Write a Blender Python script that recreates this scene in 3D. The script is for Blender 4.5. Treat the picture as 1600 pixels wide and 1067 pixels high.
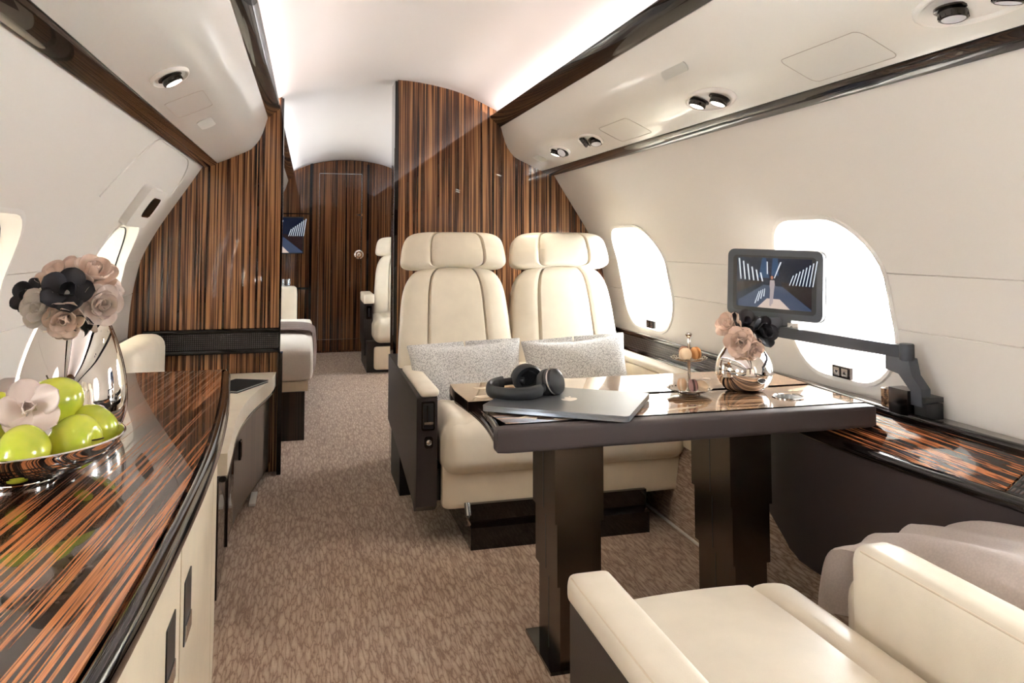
import bpy, bmesh, math, random
from math import sin, cos, pi, radians, atan, atan2, tan, exp, sqrt
from mathutils import Vector, Matrix

random.seed(7)
for o in list(bpy.data.objects):
    bpy.data.objects.remove(o)
scene = bpy.context.scene
COL = scene.collection

# ---------------------------------------------------------------- camera
FPX = 1200.0
TH = radians(3.2)
PSI = atan(318 / FPX * cos(TH))
cam_data = bpy.data.cameras.new('camera')
cam = bpy.data.objects.new('camera', cam_data)
COL.objects.link(cam)
cam_data.sensor_width = 36.0
cam_data.lens = 36.0 * FPX / 1600
cam_data.shift_y = -(533.5 - (378 - FPX * tan(TH))) / 1600
cam_data.clip_start = 0.02
cam.location = (-0.38, 0, 1.08)
cam.rotation_euler = (pi / 2 + TH, 0, -PSI)
scene.camera = cam

# ---------------------------------------------------------------- world, sun, lamps
world = bpy.data.worlds.new('bright_apron_sky')
scene.world = world
world.use_nodes = True
wn = world.node_tree
bg = wn.nodes['Background']
bg.inputs[0].default_value = (0.93, 0.97, 1.0, 1)
bg.inputs[1].default_value = 20.0

sun_d = bpy.data.lights.new('sun', 'SUN')
sun_d.energy = 7
sun_d.angle = radians(1.0)
sun_d.color = (1, 0.96, 0.9)
sun = bpy.data.objects.new('sun', sun_d)
COL.objects.link(sun)
sun.rotation_euler = Vector((-0.42, 0.02, -1.0)).to_track_quat('-Z', 'Y').to_euler()

def area(name, loc, target, sx, sy, power, color):
    d = bpy.data.lights.new(name, 'AREA')
    d.shape = 'RECTANGLE'; d.size = sx; d.size_y = sy; d.energy = power; d.color = color
    o = bpy.data.objects.new(name, d); COL.objects.link(o)
    o.location = loc
    dirv = (Vector(target) - Vector(loc)).normalized()
    # long axis of the lamp along world Y
    z = -dirv; y = Vector((0, 1, 0)); x = y.cross(z).normalized(); y = z.cross(x)
    o.rotation_euler = Matrix((x, y, z)).transposed().to_euler()
    return o
PINK = (1.0, 0.84, 0.82)
COVE_UP, COVE_DN = 10, 12
for s in (-1, 1):
    area('cove_lamp_upper', (s * 0.605, 0.85, 1.70), (-s * 0.1, 0.85, 1.90), 0.03, 5.9, COVE_UP, PINK)
    area('cove_lamp_lower', (s * 0.835, 0.85, 1.470), (s * 0.99, 0.85, 1.24), 0.016, 5.9, COVE_DN, PINK)
    area('cove_lamp_upper', (s * 0.605, 5.85, 1.70), (-s * 0.1, 5.85, 1.90), 0.03, 3.6, COVE_UP * 0.5, (0.93, 0.94, 1.0))
    area('cove_lamp_lower', (s * 0.835, 5.85, 1.470), (s * 0.99, 5.85, 1.24), 0.016, 3.6, COVE_DN * 0.7, (0.95, 0.94, 1.0))

vs = scene.view_settings
scene.display_settings.display_device = 'sRGB'
vs.view_transform = 'Standard'
vs.look = 'None'
vs.gamma = 1
vs.use_curve_mapping = False
vs.exposure = 1.36

# ---------------------------------------------------------------- materials
def srgb(r, g, b):
    f = lambda c: (c / 255 / 12.92) if c / 255 <= 0.04045 else ((c / 255 + 0.055) / 1.055) ** 2.4
    return (f(r), f(g), f(b), 1)

class Mat:
    def __init__(s, name, color, rough=0.5, metal=0.0, coat=0.0, spec=0.5, coat_rough=0.02, sheen=0):
        s.m = bpy.data.materials.new(name); s.m.use_nodes = True
        s.t = s.m.node_tree; s.b = s.t.nodes['Principled BSDF']
        s.b.inputs['Base Color'].default_value = color
        s.b.inputs['Roughness'].default_value = rough
        s.b.inputs['Metallic'].default_value = metal
        s.b.inputs['Coat Weight'].default_value = coat
        s.b.inputs['Coat Roughness'].default_value = coat_rough
        s.b.inputs['Specular IOR Level'].default_value = spec
        s.b.inputs['Sheen Weight'].default_value = sheen
        s.m.diffuse_color = color
    def n(s, typ, **kw):
        nd = s.t.nodes.new(typ)
        for k, v in kw.items():
            if k in nd.inputs: nd.inputs[k].default_value = v
            else: setattr(nd, k, v)
        return nd
    def l(s, a, b): s.t.links.new(a, b)
    def coords(s, scale=(1, 1, 1), rot=(0, 0, 0)):
        tc = s.n('ShaderNodeTexCoord')
        m1 = s.n('ShaderNodeMapping'); m1.inputs['Rotation'].default_value = rot
        m2 = s.n('ShaderNodeMapping'); m2.inputs['Scale'].default_value = scale
        s.l(tc.outputs['Object'], m1.inputs[0]); s.l(m1.outputs[0], m2.inputs[0])
        return m2.outputs[0]
    def ramp(s, inp, stops, interp='LINEAR'):
        r = s.n('ShaderNodeValToRGB'); cr = r.color_ramp; cr.interpolation = interp
        while len(cr.elements) < len(stops): cr.elements.new(0.5)
        for e, (p, c) in zip(cr.elements, stops): e.position = p; e.color = c
        s.l(inp, r.inputs[0]); return r.outputs[0]
    def bump(s, h, strength=0.3, dist=0.002, prev=None):
        b = s.n('ShaderNodeBump'); b.inputs['Strength'].default_value = strength
        b.inputs['Distance'].default_value = dist
        s.l(h, b.inputs['Height'])
        s.l(b.outputs[0], s.b.inputs['Normal'])
        return b

def noise(M, vec, scale, detail=3, rough=0.5, dist=0):
    n = M.n('ShaderNodeTexNoise', Scale=scale, Detail=detail, Roughness=rough, Distortion=dist)
    M.l(vec, n.inputs['Vector']); return n.outputs['Fac']

def zebra(name, axis, rot=(0, 0, 0), dark=(24, 14, 10), mid=(70, 42, 27), light=(150, 96, 58), f=46, wob=0.6, lo=0.46, hi=0.62, rough=0.25, fw=0.42, fm=4.5):
    M = Mat(name, srgb(*mid), rough=rough, coat=0.8, coat_rough=0.015)
    M.b.inputs['Specular IOR Level'].default_value = 0.12
    sc = [f, f, f]; sc[axis] = wob
    v = M.coords(tuple(sc), rot)
    a = noise(M, v, 1.0, 3, 0.55, 0.25)
    sc2 = [f * fm] * 3; sc2[axis] = wob * 2
    v2 = M.coords(tuple(sc2), rot)
    b = noise(M, v2, 1.0, 2, 0.5)
    mx = M.n('ShaderNodeMath', operation='MULTIPLY_ADD')
    M.l(b, mx.inputs[0]); mx.inputs[1].default_value = fw; 
    sb = M.n('ShaderNodeMath', operation='SUBTRACT'); M.l(a, sb.inputs[0]); sb.inputs[1].default_value = fw / 2
    M.l(sb.outputs[0], mx.inputs[2])
    c = M.ramp(mx.outputs[0], [(0.36, srgb(*dark)), (lo, srgb(*mid)), (hi, srgb(*light)), (0.74, srgb(*[int(x * 0.72) for x in light]))])
    M.l(c, M.b.inputs['Base Color'])
    return M.m

WOODV = zebra('zebrawood_vertical', 2, dark=(28, 17, 13), mid=(92, 58, 40), light=(178, 128, 86), f=105, wob=0.9, lo=0.5, hi=0.62)
WOODV2 = zebra('zebrawood_vertical_fine', 2, dark=(28, 17, 12), mid=(74, 44, 28), light=(140, 92, 58), f=85)
WOODC = zebra('zebrawood_counter', 1, rot=(0, 0, radians(4)), dark=(22, 15, 12), mid=(52, 31, 21), light=(190, 120, 74), f=115, wob=1.5, lo=0.50, hi=0.59, fw=0.75, fm=2.4, rough=0.2)
WOODT = zebra('zebrawood_table', 0, rot=(0, 0, radians(2)), dark=(44, 32, 26), mid=(104, 78, 58), light=(176, 140, 106), f=80, wob=2.0, lo=0.47, hi=0.6, rough=0.12)
WOODL = zebra('zebrawood_ledge', 1, rot=(0, 0, 0), dark=(26, 17, 14), mid=(70, 42, 28), light=(205, 128, 80), f=120, wob=1.0, lo=0.5, hi=0.6, fw=0.7, fm=2.2, rough=0.15)
WOODD = zebra('dark_zebrawood', 2, dark=(18, 12, 10), mid=(38, 27, 22), light=(62, 45, 36), f=70, rough=0.3)

def leather(name, rgb, rough=0.42, bump=0.12, scale=420, coat=0.0):
    M = Mat(name, srgb(*rgb), rough=rough, coat=coat, coat_rough=0.3)
    v = M.coords()
    vo = M.n('ShaderNodeTexVoronoi', Scale=scale, feature='F1'); M.l(v, vo.inputs['Vector'])
    nz = noise(M, v, 14, 3)
    c = M.ramp(nz, [(0.3, srgb(*[int(x * 0.975) for x in rgb])), (0.7, srgb(*[min(255, int(x * 1.01)) for x in rgb]))])
    M.l(c, M.b.inputs['Base Color'])
    M.bump(vo.outputs['Distance'], bump, 0.0006)
    return M.m
CREAM = leather('cream_leather', (234, 223, 203), 0.36)
CREAM2 = leather('cream_stitched_leather', (228, 212, 186), 0.4)
DARKL = leather('dark_brown_leather', (46, 37, 36), 0.42, 0.25, 500)
DARKP = leather('dark_brown_panel_leather', (62, 52, 51), 0.5, 0.12, 500)
CABCREAM = leather('cream_shagreen', (230, 214, 186), 0.45, 0.15, 500)

def plain_wall(name, rgb, rough=0.6):
    M = Mat(name, srgb(*rgb), rough=rough, spec=0.4)
    v = M.coords((3, 1, 260))
    M.bump(noise(M, v, 1.0, 2), 0.05, 0.001)
    return M.m
WALL = plain_wall('cream_wall_lining', (233, 227, 218), 0.55)
CEIL = plain_wall('ceiling_fabric', (240, 236, 233), 0.7)
PSU = Mat('cream_gloss_lacquer', srgb(240, 237, 228), rough=0.22, coat=0.5).m
SATIN = Mat('satin_cream_plastic', srgb(238, 233, 225), rough=0.4).m
GREYP = Mat('pale_grey_grille', srgb(206, 205, 196), rough=0.6).m
GLOSS = Mat('black_brown_piano_lacquer', srgb(20, 14, 13), rough=0.1, coat=0.6, spec=0.2).m
TRIMW = zebra('dark_gloss_trim_wood', 1, dark=(10, 7, 7), mid=(17, 12, 11), light=(34, 23, 20), f=40, wob=0.7)
BLACK = Mat('black_plastic', srgb(24, 24, 27), rough=0.35).m
BLACKM = Mat('matte_black_rubber', srgb(20, 22, 26), rough=0.5).m
CHROME = Mat('polished_chrome', (0.93, 0.90, 0.87, 1), rough=0.015, metal=1).m
STEEL = Mat('brushed_steel', srgb(190, 188, 184), rough=0.22, metal=1).m
SILVER = Mat('satin_silver', srgb(205, 198, 188), rough=0.12, metal=1).m
GUN = Mat('gunmetal', srgb(72, 68, 66), rough=0.18, metal=1).m

def brushed(name, rgb, rough):
    M = Mat(name, srgb(*rgb), rough=rough, metal=1)
    v = M.coords((300, 300, 4))
    M.bump(noise(M, v, 1, 2), 0.08, 0.0005)
    nn = noise(M, M.coords((3, 3, 5)), 1, 3)
    c = M.ramp(nn, [(0.3, srgb(*[int(x * 0.8) for x in rgb])), (0.7, srgb(*rgb))]); M.l(c, M.b.inputs['Base Color'])
    return M.m
BRONZE = brushed('brushed_black_bronze', (112, 101, 93), 0.26)
LAPTOP = Mat('dark_anodised_aluminium', srgb(140, 145, 152), rough=0.3, metal=0.9).m
LOGO = Mat('mirror_logo', srgb(238, 232, 224), rough=0.3, metal=0.0).m

# carpet
M = Mat('loop_pile_carpet', srgb(150, 122, 104), rough=0.95, spec=0.1, sheen=0.3)
v = M.coords((82, 12, 82))
nz = M.n('ShaderNodeTexNoise', Scale=1.3, Detail=3); M.l(v, nz.inputs['Vector'])
ad = M.n('ShaderNodeVectorMath', operation='MULTIPLY_ADD'); M.l(nz.outputs['Color'], ad.inputs[0]); ad.inputs[1].default_value = (1.6, 1.6, 0); M.l(v, ad.inputs[2])
vo = M.n('ShaderNodeTexVoronoi', Scale=1.0, feature='DISTANCE_TO_EDGE'); M.l(ad.outputs[0], vo.inputs['Vector'])
c = M.ramp(vo.outputs['Distance'], [(0.0, srgb(138, 108, 88)), (0.10, srgb(182, 155, 132)), (0.4, srgb(206, 183, 160))])
v3 = M.coords((330, 330, 330)); n3 = noise(M, v3, 1.0, 1)
v4 = M.coords((30, 420, 420)); n4 = noise(M, v4, 1.0, 1)
ad2 = M.n('ShaderNodeMath', operation='ADD'); M.l(n3, ad2.inputs[0]); M.l(n4, ad2.inputs[1])
gr = M.ramp(ad2.outputs[0], [(0.35, (0.72, 0.72, 0.72, 1)), (0.65, (1.0, 1.0, 1.0, 1))])
ad2.inputs
mm = M.n('ShaderNodeMix', data_type='RGBA', blend_type='MULTIPLY'); mm.inputs[0].default_value = 0.75
sc_ = M.n('ShaderNodeMath', operation='MULTIPLY'); M.l(ad2.outputs[0], sc_.inputs[0]); sc_.inputs[1].default_value = 0.5
M.l(sc_.outputs[0], gr.node.inputs[0])
M.l(c, mm.inputs[6]); M.l(gr, mm.inputs[7]); M.l(mm.outputs[2], M.b.inputs['Base Color'])
hs = M.n('ShaderNodeMath', operation='MULTIPLY_ADD'); M.l(vo.outputs['Distance'], hs.inputs[0]); hs.inputs[1].default_value = 2.0; M.l(sc_.outputs[0], hs.inputs[2])
M.bump(hs.outputs[0], 0.35, 0.0018)
CARPET = M.m

# woven leather
def weave(name, rgb, s, axis=1, rough=0.32):
    M = Mat(name, srgb(*rgb), rough=rough, coat=0.3)
    tc = M.coords((1, 1, 1))
    w1 = M.n('ShaderNodeTexWave', Scale=s, bands_direction='Y' if axis == 1 else 'X'); M.l(tc, w1.inputs['Vector'])
    w2 = M.n('ShaderNodeTexWave', Scale=s, bands_direction='Z'); M.l(tc, w2.inputs['Vector'])
    mu = M.n('ShaderNodeMath', operation='MULTIPLY'); M.l(w1.outputs['Fac'], mu.inputs[0]); M.l(w2.outputs['Fac'], mu.inputs[1])
    c = M.ramp(mu.outputs[0], [(0.1, srgb(*[int(x * 0.4) for x in rgb])), (0.6, srgb(*[int(x * 1.5) for x in rgb]))])
    M.l(c, M.b.inputs['Base Color'])
    M.bump(mu.outputs[0], 0.9, 0.004)
    return M.m
WEAVEY = weave('woven_brown_leather', (58, 46, 42), 34, 1)
WEAVEX = weave('woven_brown_leather_band', (46, 36, 34), 34, 0)

def fabric(name, rgb, sc=150, lo=0.72, bump=0.8):
    M = Mat(name, srgb(*rgb), rough=0.9, spec=0.2, sheen=0.2)
    v = M.coords()
    vo = M.n('ShaderNodeTexVoronoi', Scale=sc); M.l(v, vo.inputs['Vector'])
    c = M.ramp(vo.outputs['Distance'], [(0.1, srgb(*rgb)), (0.75, srgb(*[int(x * lo) for x in rgb]))])
    M.l(c, M.b.inputs['Base Color']); M.bump(vo.outputs['Distance'], bump * 0.5, -0.0006)
    return M.m
PILLOW = fabric('grey_cream_woven_wool', (244, 241, 237), 230, 0.70, 0.35)
BLANKET = fabric('pale_wool_blanket', (246, 234, 226), 220, 0.96, 0.02)
BLANKET2 = fabric('taupe_wool_throw', (170, 148, 138), 220, 0.85, 0.6)
DIVAN = fabric('ivory_divan_fabric', (236, 228, 215), 300, 0.95, 0.1)
WHITEF = fabric('white_cushion_fabric', (234, 236, 242), 300, 0.95, 0.1)

def apple_mat():
    M = Mat('green_apple_skin', srgb(176, 196, 40), rough=0.22, coat=0.3)
    v = M.coords()
    a = noise(M, v, 16, 3)
    c = M.ramp(a, [(0.3, srgb(166, 182, 44)), (0.55, srgb(202, 206, 66)), (0.8, srgb(222, 214, 96))])
    vo = M.n('ShaderNodeTexVoronoi', Scale=160); M.l(v, vo.inputs['Vector'])
    d = M.ramp(vo.outputs['Distance'], [(0.06, srgb(228, 232, 160)), (0.12, (1, 1, 1, 1))])
    mx = M.n('ShaderNodeMix', data_type='RGBA', blend_type='MULTIPLY'); mx.inputs[0].default_value = 0.25
    M.l(c, mx.inputs[6]); M.l(d, mx.inputs[7]); M.l(mx.outputs[2], M.b.inputs['Base Color'])
    return M.m
APPLE = apple_mat()
STEM = Mat('apple_stem', srgb(92, 78, 40), rough=0.7).m
GREEN = Mat('deep_green_leaf', srgb(24, 44, 26), rough=0.6).m
PET_BLACK = leather('black_leather_petal', (34, 32, 38), 0.55, 0.2, 800)
PET_BEIGE = leather('beige_leather_petal', (232, 206, 188), 0.42, 0.05, 500)
PET_WHITE = leather('pearl_leather_petal', (248, 240, 232), 0.35, 0.05, 500)
PET_TAUPE = leather('taupe_leather_petal', (226, 208, 196), 0.4, 0.05, 500)
MAC_BEIGE = Mat('beige_macaron_shell', srgb(214, 176, 138), rough=0.7).m
MAC_MAUVE = Mat('mauve_macaron_shell', srgb(160, 122, 116), rough=0.7).m
MAC_TAN = Mat('caramel_macaron_shell', srgb(206, 150, 96), rough=0.7).m
MAC_PALE = Mat('pale_macaron_shell', srgb(232, 206, 172), rough=0.7).m
MAC_BROWN = Mat('hazel_macaron_shell', srgb(166, 112, 84), rough=0.7).m
FILL_DARK = Mat('chocolate_filling', srgb(70, 44, 38), rough=0.6).m
FILL_CARAMEL = Mat('caramel_filling', srgb(170, 106, 44), rough=0.6).m
FILL_CREAM = Mat('cream_filling', srgb(226, 200, 168), rough=0.6).m
INLAY = Mat('pale_veneer_inlay', srgb(214, 196, 170), rough=0.12, coat=1.0).m
LEDGEW = zebra('grey_brown_gloss_veneer', 1, dark=(46, 38, 34), mid=(70, 59, 52), light=(104, 90, 80), f=90, wob=1.2)

def glass(name, tint=(1, 1, 1, 1), fac=0.12):
    m = bpy.data.materials.new(name); m.use_nodes = True; t = m.node_tree
    t.nodes.remove(t.nodes['Principled BSDF'])
    tr = t.nodes.new('ShaderNodeBsdfTransparent'); tr.inputs[0].default_value = tint
    gl = t.nodes.new('ShaderNodeBsdfGlossy'); gl.inputs['Roughness'].default_value = 0.02
    mx = t.nodes.new('ShaderNodeMixShader')
    lw = t.nodes.new('ShaderNodeLayerWeight'); lw.inputs['Blend'].default_value = 0.2
    mt = t.nodes.new('ShaderNodeMath'); mt.operation = 'MULTIPLY_ADD'; mt.inputs[1].default_value = 0.6; mt.inputs[2].default_value = fac * 0.3
    t.links.new(lw.outputs['Fresnel'], mt.inputs[0]); t.links.new(mt.outputs[0], mx.inputs[0])
    t.links.new(tr.outputs[0], mx.inputs[1]); t.links.new(gl.outputs[0], mx.inputs[2])
    t.links.new(mx.outputs[0], t.nodes['Material Output'].inputs[0])
    return m
GLASS = glass('window_glass')
TUMBLER = glass('clear_tumbler_glass', (0.92, 0.95, 0.97, 1), 0.3)

SHADE = bpy.data.materials.new('translucent_cream_shade'); SHADE.use_nodes = True
_t = SHADE.node_tree; _t.nodes.remove(_t.nodes['Principled BSDF'])
_d = _t.nodes.new('ShaderNodeBsdfDiffuse'); _d.inputs[0].default_value = srgb(238, 232, 222)
_r = _t.nodes.new('ShaderNodeBsdfTranslucent'); _r.inputs[0].default_value = srgb(232, 228, 220)
_x = _t.nodes.new('ShaderNodeMixShader'); _x.inputs[0].default_value = 0.6
_t.links.new(_d.outputs[0], _x.inputs[1]); _t.links.new(_r.outputs[0], _x.inputs[2]); _t.links.new(_x.outputs[0], _t.nodes['Material Output'].inputs[0])

def emit(name, rgb, strength):
    m = bpy.data.materials.new(name); m.use_nodes = True; t = m.node_tree
    b = t.nodes['Principled BSDF']; b.inputs['Base Color'].default_value = (0, 0, 0, 1)
    b.inputs['Emission Color'].default_value = srgb(*rgb); b.inputs['Emission Strength'].default_value = strength
    b.inputs['Roughness'].default_value = 0.25; b.inputs['Specular IOR Level'].default_value = 0.25
    return m
LAMP_ON = emit('lit_reading_lamp', (255, 244, 226), 6.0)
LAMP_OFF = Mat('frosted_lamp_lens', srgb(222, 222, 226), rough=0.4).m

# ---------------------------------------------------------------- object helpers
def wm(o):
    return (wm(o.parent) @ o.matrix_basis) if o.parent else o.matrix_basis.copy()

def tag(o, label=None, cat=None, group=None, kind=None):
    if label: o['label'] = label
    if cat: o['category'] = cat
    if group: o['group'] = group
    if kind: o['kind'] = kind
    return o

def thing(name, label, cat, loc=(0, 0, 0), rotz=0, group=None, mat=None):
    o = bpy.data.objects.new(name, None); COL.objects.link(o)
    o.empty_display_size = 0.05
    if mat is not None:
        l, r, s_ = mat.decompose(); o.location = l; o.rotation_mode = 'QUATERNION'; o.rotation_quaternion = r
    else:
        o.location = loc; o.rotation_euler = (0, 0, rotz)
    return tag(o, label, cat, group)

def mk(name, bm, mats, parent=None, smooth=40, label=None, cat=None, group=None, kind=None, bevel=0, seg=2, local=False):
    if bevel:
        es = [e for e in bm.edges if len(e.link_faces) == 2 and e.calc_face_angle(0) > radians(32)]
        if es:
            bmesh.ops.bevel(bm, geom=es, offset=bevel, segments=seg, profile=0.5, affect='EDGES', clamp_overlap=True)
    bmesh.ops.recalc_face_normals(bm, faces=bm.faces)
    me = bpy.data.meshes.new(name); bm.to_mesh(me); bm.free()
    if not isinstance(mats, (list, tuple)): mats = [mats]
    for m in mats: me.materials.append(m)
    if smooth:
        me.shade_smooth()
        me.set_sharp_from_angle(angle=radians(smooth))
    o = bpy.data.objects.new(name, me); COL.objects.link(o)
    if parent:
        o.parent = parent
        if not local: me.transform(wm(parent).inverted())
    else:
        if not kind == 'structure':   # move the origin to the base centre
            xs = [v.co for v in me.vertices]
            c = Vector(((min(p.x for p in xs) + max(p.x for p in xs)) / 2, (min(p.y for p in xs) + max(p.y for p in xs)) / 2, min(p.z for p in xs)))
            me.transform(Matrix.Translation(-c)); o.location = c
    return tag(o, label, cat, group, kind)

def B(): return bmesh.new()

def box(bm, x0, x1, y0, y1, z0, z1, M=None, mi=0):
    vs_ = [bm.verts.new((x, y, z)) for x in (x0, x1) for y in (y0, y1) for z in (z0, z1)]
    if M:
        for v_ in vs_: v_.co = M @ v_.co
    for f in ((0, 1, 3, 2), (4, 6, 7, 5), (0, 4, 5, 1), (2, 3, 7, 6), (0, 2, 6, 4), (1, 5, 7, 3)):
        bm.faces.new([vs_[i] for i in f]).material_index = mi
    return bm

def rbox(bm, c, h, r, n=8, fn=None, M=None):
    """box with evenly rounded edges; fn may push the points about"""
    c = Vector(c); h = Vector(h); verts = {}
    ss = [sin(pi / 2 * (-1 + 2 * i / n)) for i in range(n + 1)]
    def vert(key):
        if key in verts: return verts[key]
        p = Vector([ss[k] for k in key])
        q = Vector([p[i] * h[i] for i in range(3)])
        inn = Vector([max(-(h[i] - r), min(h[i] - r, q[i])) for i in range(3)])
        d = q - inn
        if d.length > 1e-9: q = inn + d.normalized() * r
        co = c + q
        if fn: co = Vector(fn(co, p))
        if M: co = M @ co
        verts[key] = bm.verts.new(co); return verts[key]
    for ax in range(3):
        a, b = [k for k in range(3) if k != ax]
        for side in (0, n):
            for i in range(n):
                for j in range(n):
                    ks = []
                    for (u, w) in ((i, j), (i + 1, j), (i + 1, j + 1), (i, j + 1)):
                        k = [0, 0, 0]; k[ax] = side; k[a] = u; k[b] = w; ks.append(tuple(k))
                    try: bm.faces.new([vert(k) for k in ks])
                    except ValueError: pass
    return bm

def prism(bm, pts, axis, a, b, mi=0):
    """closed outline in the plane across `axis`, extruded from a to b"""
    def co(p, t):
        if axis == 0: return (t, p[0], p[1])
        if axis == 1: return (p[0], t, p[1])
        return (p[0], p[1], t)
    A = [bm.verts.new(co(p, a)) for p in pts]; Bv = [bm.verts.new(co(p, b)) for p in pts]
    f1 = bm.faces.new(A); f2 = bm.faces.new(Bv); f1.material_index = f2.material_index = mi
    n = len(pts)
    for i in range(n):
        bm.faces.new((A[i], A[(i + 1) % n], Bv[(i + 1) % n], Bv[i])).material_index = mi
    return bm

def lathe(bm, prof, c=(0, 0, 0), seg=48, M=None, mi=0, sx=1, sy=1):
    rings = []
    for (r, z) in prof:
        if r < 1e-6:
            p = Vector((c[0], c[1], c[2] + z)); rings.append([bm.verts.new(M @ p if M else p)])
        else:
            ring = []
            for i in range(seg):
                a = 2 * pi * i / seg
                p = Vector((c[0] + r * cos(a) * sx, c[1] + r * sin(a) * sy, c[2] + z)); ring.append(bm.verts.new(M @ p if M else p))
            rings.append(ring)
    for A, C_ in zip(rings, rings[1:]):
        for i in range(seg):
            j = (i + 1) % seg
            if len(A) == 1 and len(C_) == 1: continue
            if len(A) == 1: f = (A[0], C_[i], C_[j])
            elif len(C_) == 1: f = (A[i], A[j], C_[0])
            else: f = (A[i], A[j], C_[j], C_[i])
            bm.faces.new(f).material_index = mi
    return bm

def cyl(bm, p0, p1, r, seg=20, r1=None):
    p0 = Vector(p0); p1 = Vector(p1); d = p1 - p0
    M = Matrix.Translation(p0) @ d.to_track_quat('Z', 'Y').to_matrix().to_4x4()
    return lathe(bm, [(0, 0), (r, 0), (r1 if r1 is not None else r, d.length), (0, d.length)], seg=seg, M=M)

def tube(bm, path, r, seg=10, closed=False, ry=None, up=(0, 0, 1)):
    P_ = [Vector(p) for p in path]; n = len(P_); rings = []
    for i in range(n):
        a = P_[(i - 1) % n] if (closed or i > 0) else P_[i]
        b = P_[(i + 1) % n] if (closed or i < n - 1) else P_[i]
        t = (b - a).normalized(); s_ = t.cross(Vector(up))
        if s_.length < 1e-4: s_ = t.cross(Vector((1, 0, 0)))
        s_.normalize(); w = s_.cross(t)
        rr = r(i / (n - 1)) if callable(r) else r
        r2 = (ry if ry else rr)
        rings.append([bm.verts.new(P_[i] + s_ * rr * cos(2 * pi * k / seg) + w * r2 * sin(2 * pi * k / seg)) for k in range(seg)])
    m = n if closed else n - 1
    for i in range(m):
        A, C_ = rings[i], rings[(i + 1) % n]
        for k in range(seg):
            bm.faces.new((A[k], A[(k + 1) % seg], C_[(k + 1) % seg], C_[k]))
    if not closed:
        bm.faces.new(rings[0]); bm.faces.new(rings[-1])
    return bm

def strip(bm, prof, path, closed_prof=True, mi=0):
    """prof: (x,z) points placed at stations path = [(dx, y, dz, scale)]"""
    rings = [[bm.verts.new((dx + px * s_, y, dz + pz * s_)) for px, pz in prof] for dx, y, dz, s_ in path]
    n = len(prof)
    for A, C_ in zip(rings, rings[1:]):
        for k in range(n if closed_prof else n - 1):
            bm.faces.new((A[k], A[(k + 1) % n], C_[(k + 1) % n], C_[k])).material_index = mi
    if closed_prof:
        bm.faces.new(rings[0]); bm.faces.new(rings[-1])
    return bm

def sm(u, p): return max(0.0, 1 - abs(u) ** p) ** (1.0 / p)

def pad(bm, org, ex, ez, en, W, H, T, Tb=None, nout=(8, 8), p=5, q=5, grooves=(), nu=36, nv=28, bulge=0, fn=None):
    """upholstered panel: outline half-width W(v), height H, soft edges, pulled-in seams"""
    org, ex, ez, en = map(Vector, (org, ex, ez, en)); Tb = T if Tb is None else Tb
    F_, R_ = {}, {}
    us = [sin(pi / 2 * (-1 + 2 * i / nu)) for i in range(nu + 1)]
    if grooves:   # add extra columns close to each seam
        for g in grooves:
            us += [g[0] - g[1], g[0], g[0] + g[1]]
        us = sorted(set(round(u, 4) for u in us))
    vvs = [0.5 + 0.5 * sin(pi / 2 * (-1 + 2 * j / nv)) for j in range(nv + 1)]
    nU = len(us) - 1
    for j, v_ in enumerate(vvs):
        w = 2 * v_ - 1
        ed = sm(w, nout[1] if w > 0 else nout[0])
        Wv = (W(v_) if callable(W) else W) * max(ed, 0.02)
        for i, u in enumerate(us):
            s_ = sm(u, p) * sm(w, q)
            t = T * s_ + bulge * (1 - u * u) * (1 - w * w)
            for g in grooves:
                t -= g[2] * exp(-((u - g[0]) / g[1]) ** 2) * min(1, s_ * 1.3)
            base = org + ex * (u * Wv) + ez * (v_ * H)
            a = base + en * t; b_ = base - en * (Tb * s_)
            if fn: a = Vector(fn(a, u, v_, 1)); b_ = Vector(fn(b_, u, v_, -1))
            edge = i in (0, nU) or j in (0, nv)
            va = bm.verts.new(a); F_[i, j] = va
            R_[i, j] = va if edge else bm.verts.new(b_)
    for i in range(nU):
        for j in range(nv):
            bm.faces.new((F_[i, j], F_[i + 1, j], F_[i + 1, j + 1], F_[i, j + 1]))
            try: bm.faces.new((R_[i, j], R_[i, j + 1], R_[i + 1, j + 1], R_[i + 1, j]))
            except ValueError: pass
    return bm

def rrect(y0, y1, z0, z1, r, n=8, ztop=None):
    """rounded rectangle outline, optional larger radius at the top"""
    rt = ztop or r; pts = []
    for (cy, cz, a0, rr) in ((y1 - r, z0 + r, -pi / 2, r), (y1 - rt, z1 - rt, 0, rt), (y0 + rt, z1 - rt, pi / 2, rt), (y0 + r, z0 + r, pi, r)):
        for k in range(n + 1):
            a = a0 + pi / 2 * k / n; pts.append((cy + rr * cos(a), cz + rr * sin(a)))
    return pts

def lerp_tab(tab, t):
    if t <= tab[0][0]: return tab[0][1]
    for (a, x), (b_, y) in zip(tab, tab[1:]):
        if t <= b_: return x + (y - x) * (t - a) / (b_ - a)
    return tab[-1][1]

# smoothed table (monotone enough): Catmull-Rom over samples
def smooth_tab(tab, n=6):
    out = []
    for i in range(len(tab) - 1):
        p0 = tab[max(i - 1, 0)]; p1 = tab[i]; p2 = tab[i + 1]; p3 = tab[min(i + 2, len(tab) - 1)]
        for k in range(n):
            t = k / n
            out.append(tuple(0.5 * ((2 * p1[d]) + (-p0[d] + p2[d]) * t + (2 * p0[d] - 5 * p1[d] + 4 * p2[d] - p3[d]) * t * t + (-p0[d] + 3 * p1[d] - 3 * p2[d] + p3[d]) * t ** 3) for d in (0, 1)))
    out.append(tab[-1]); return out

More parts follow.
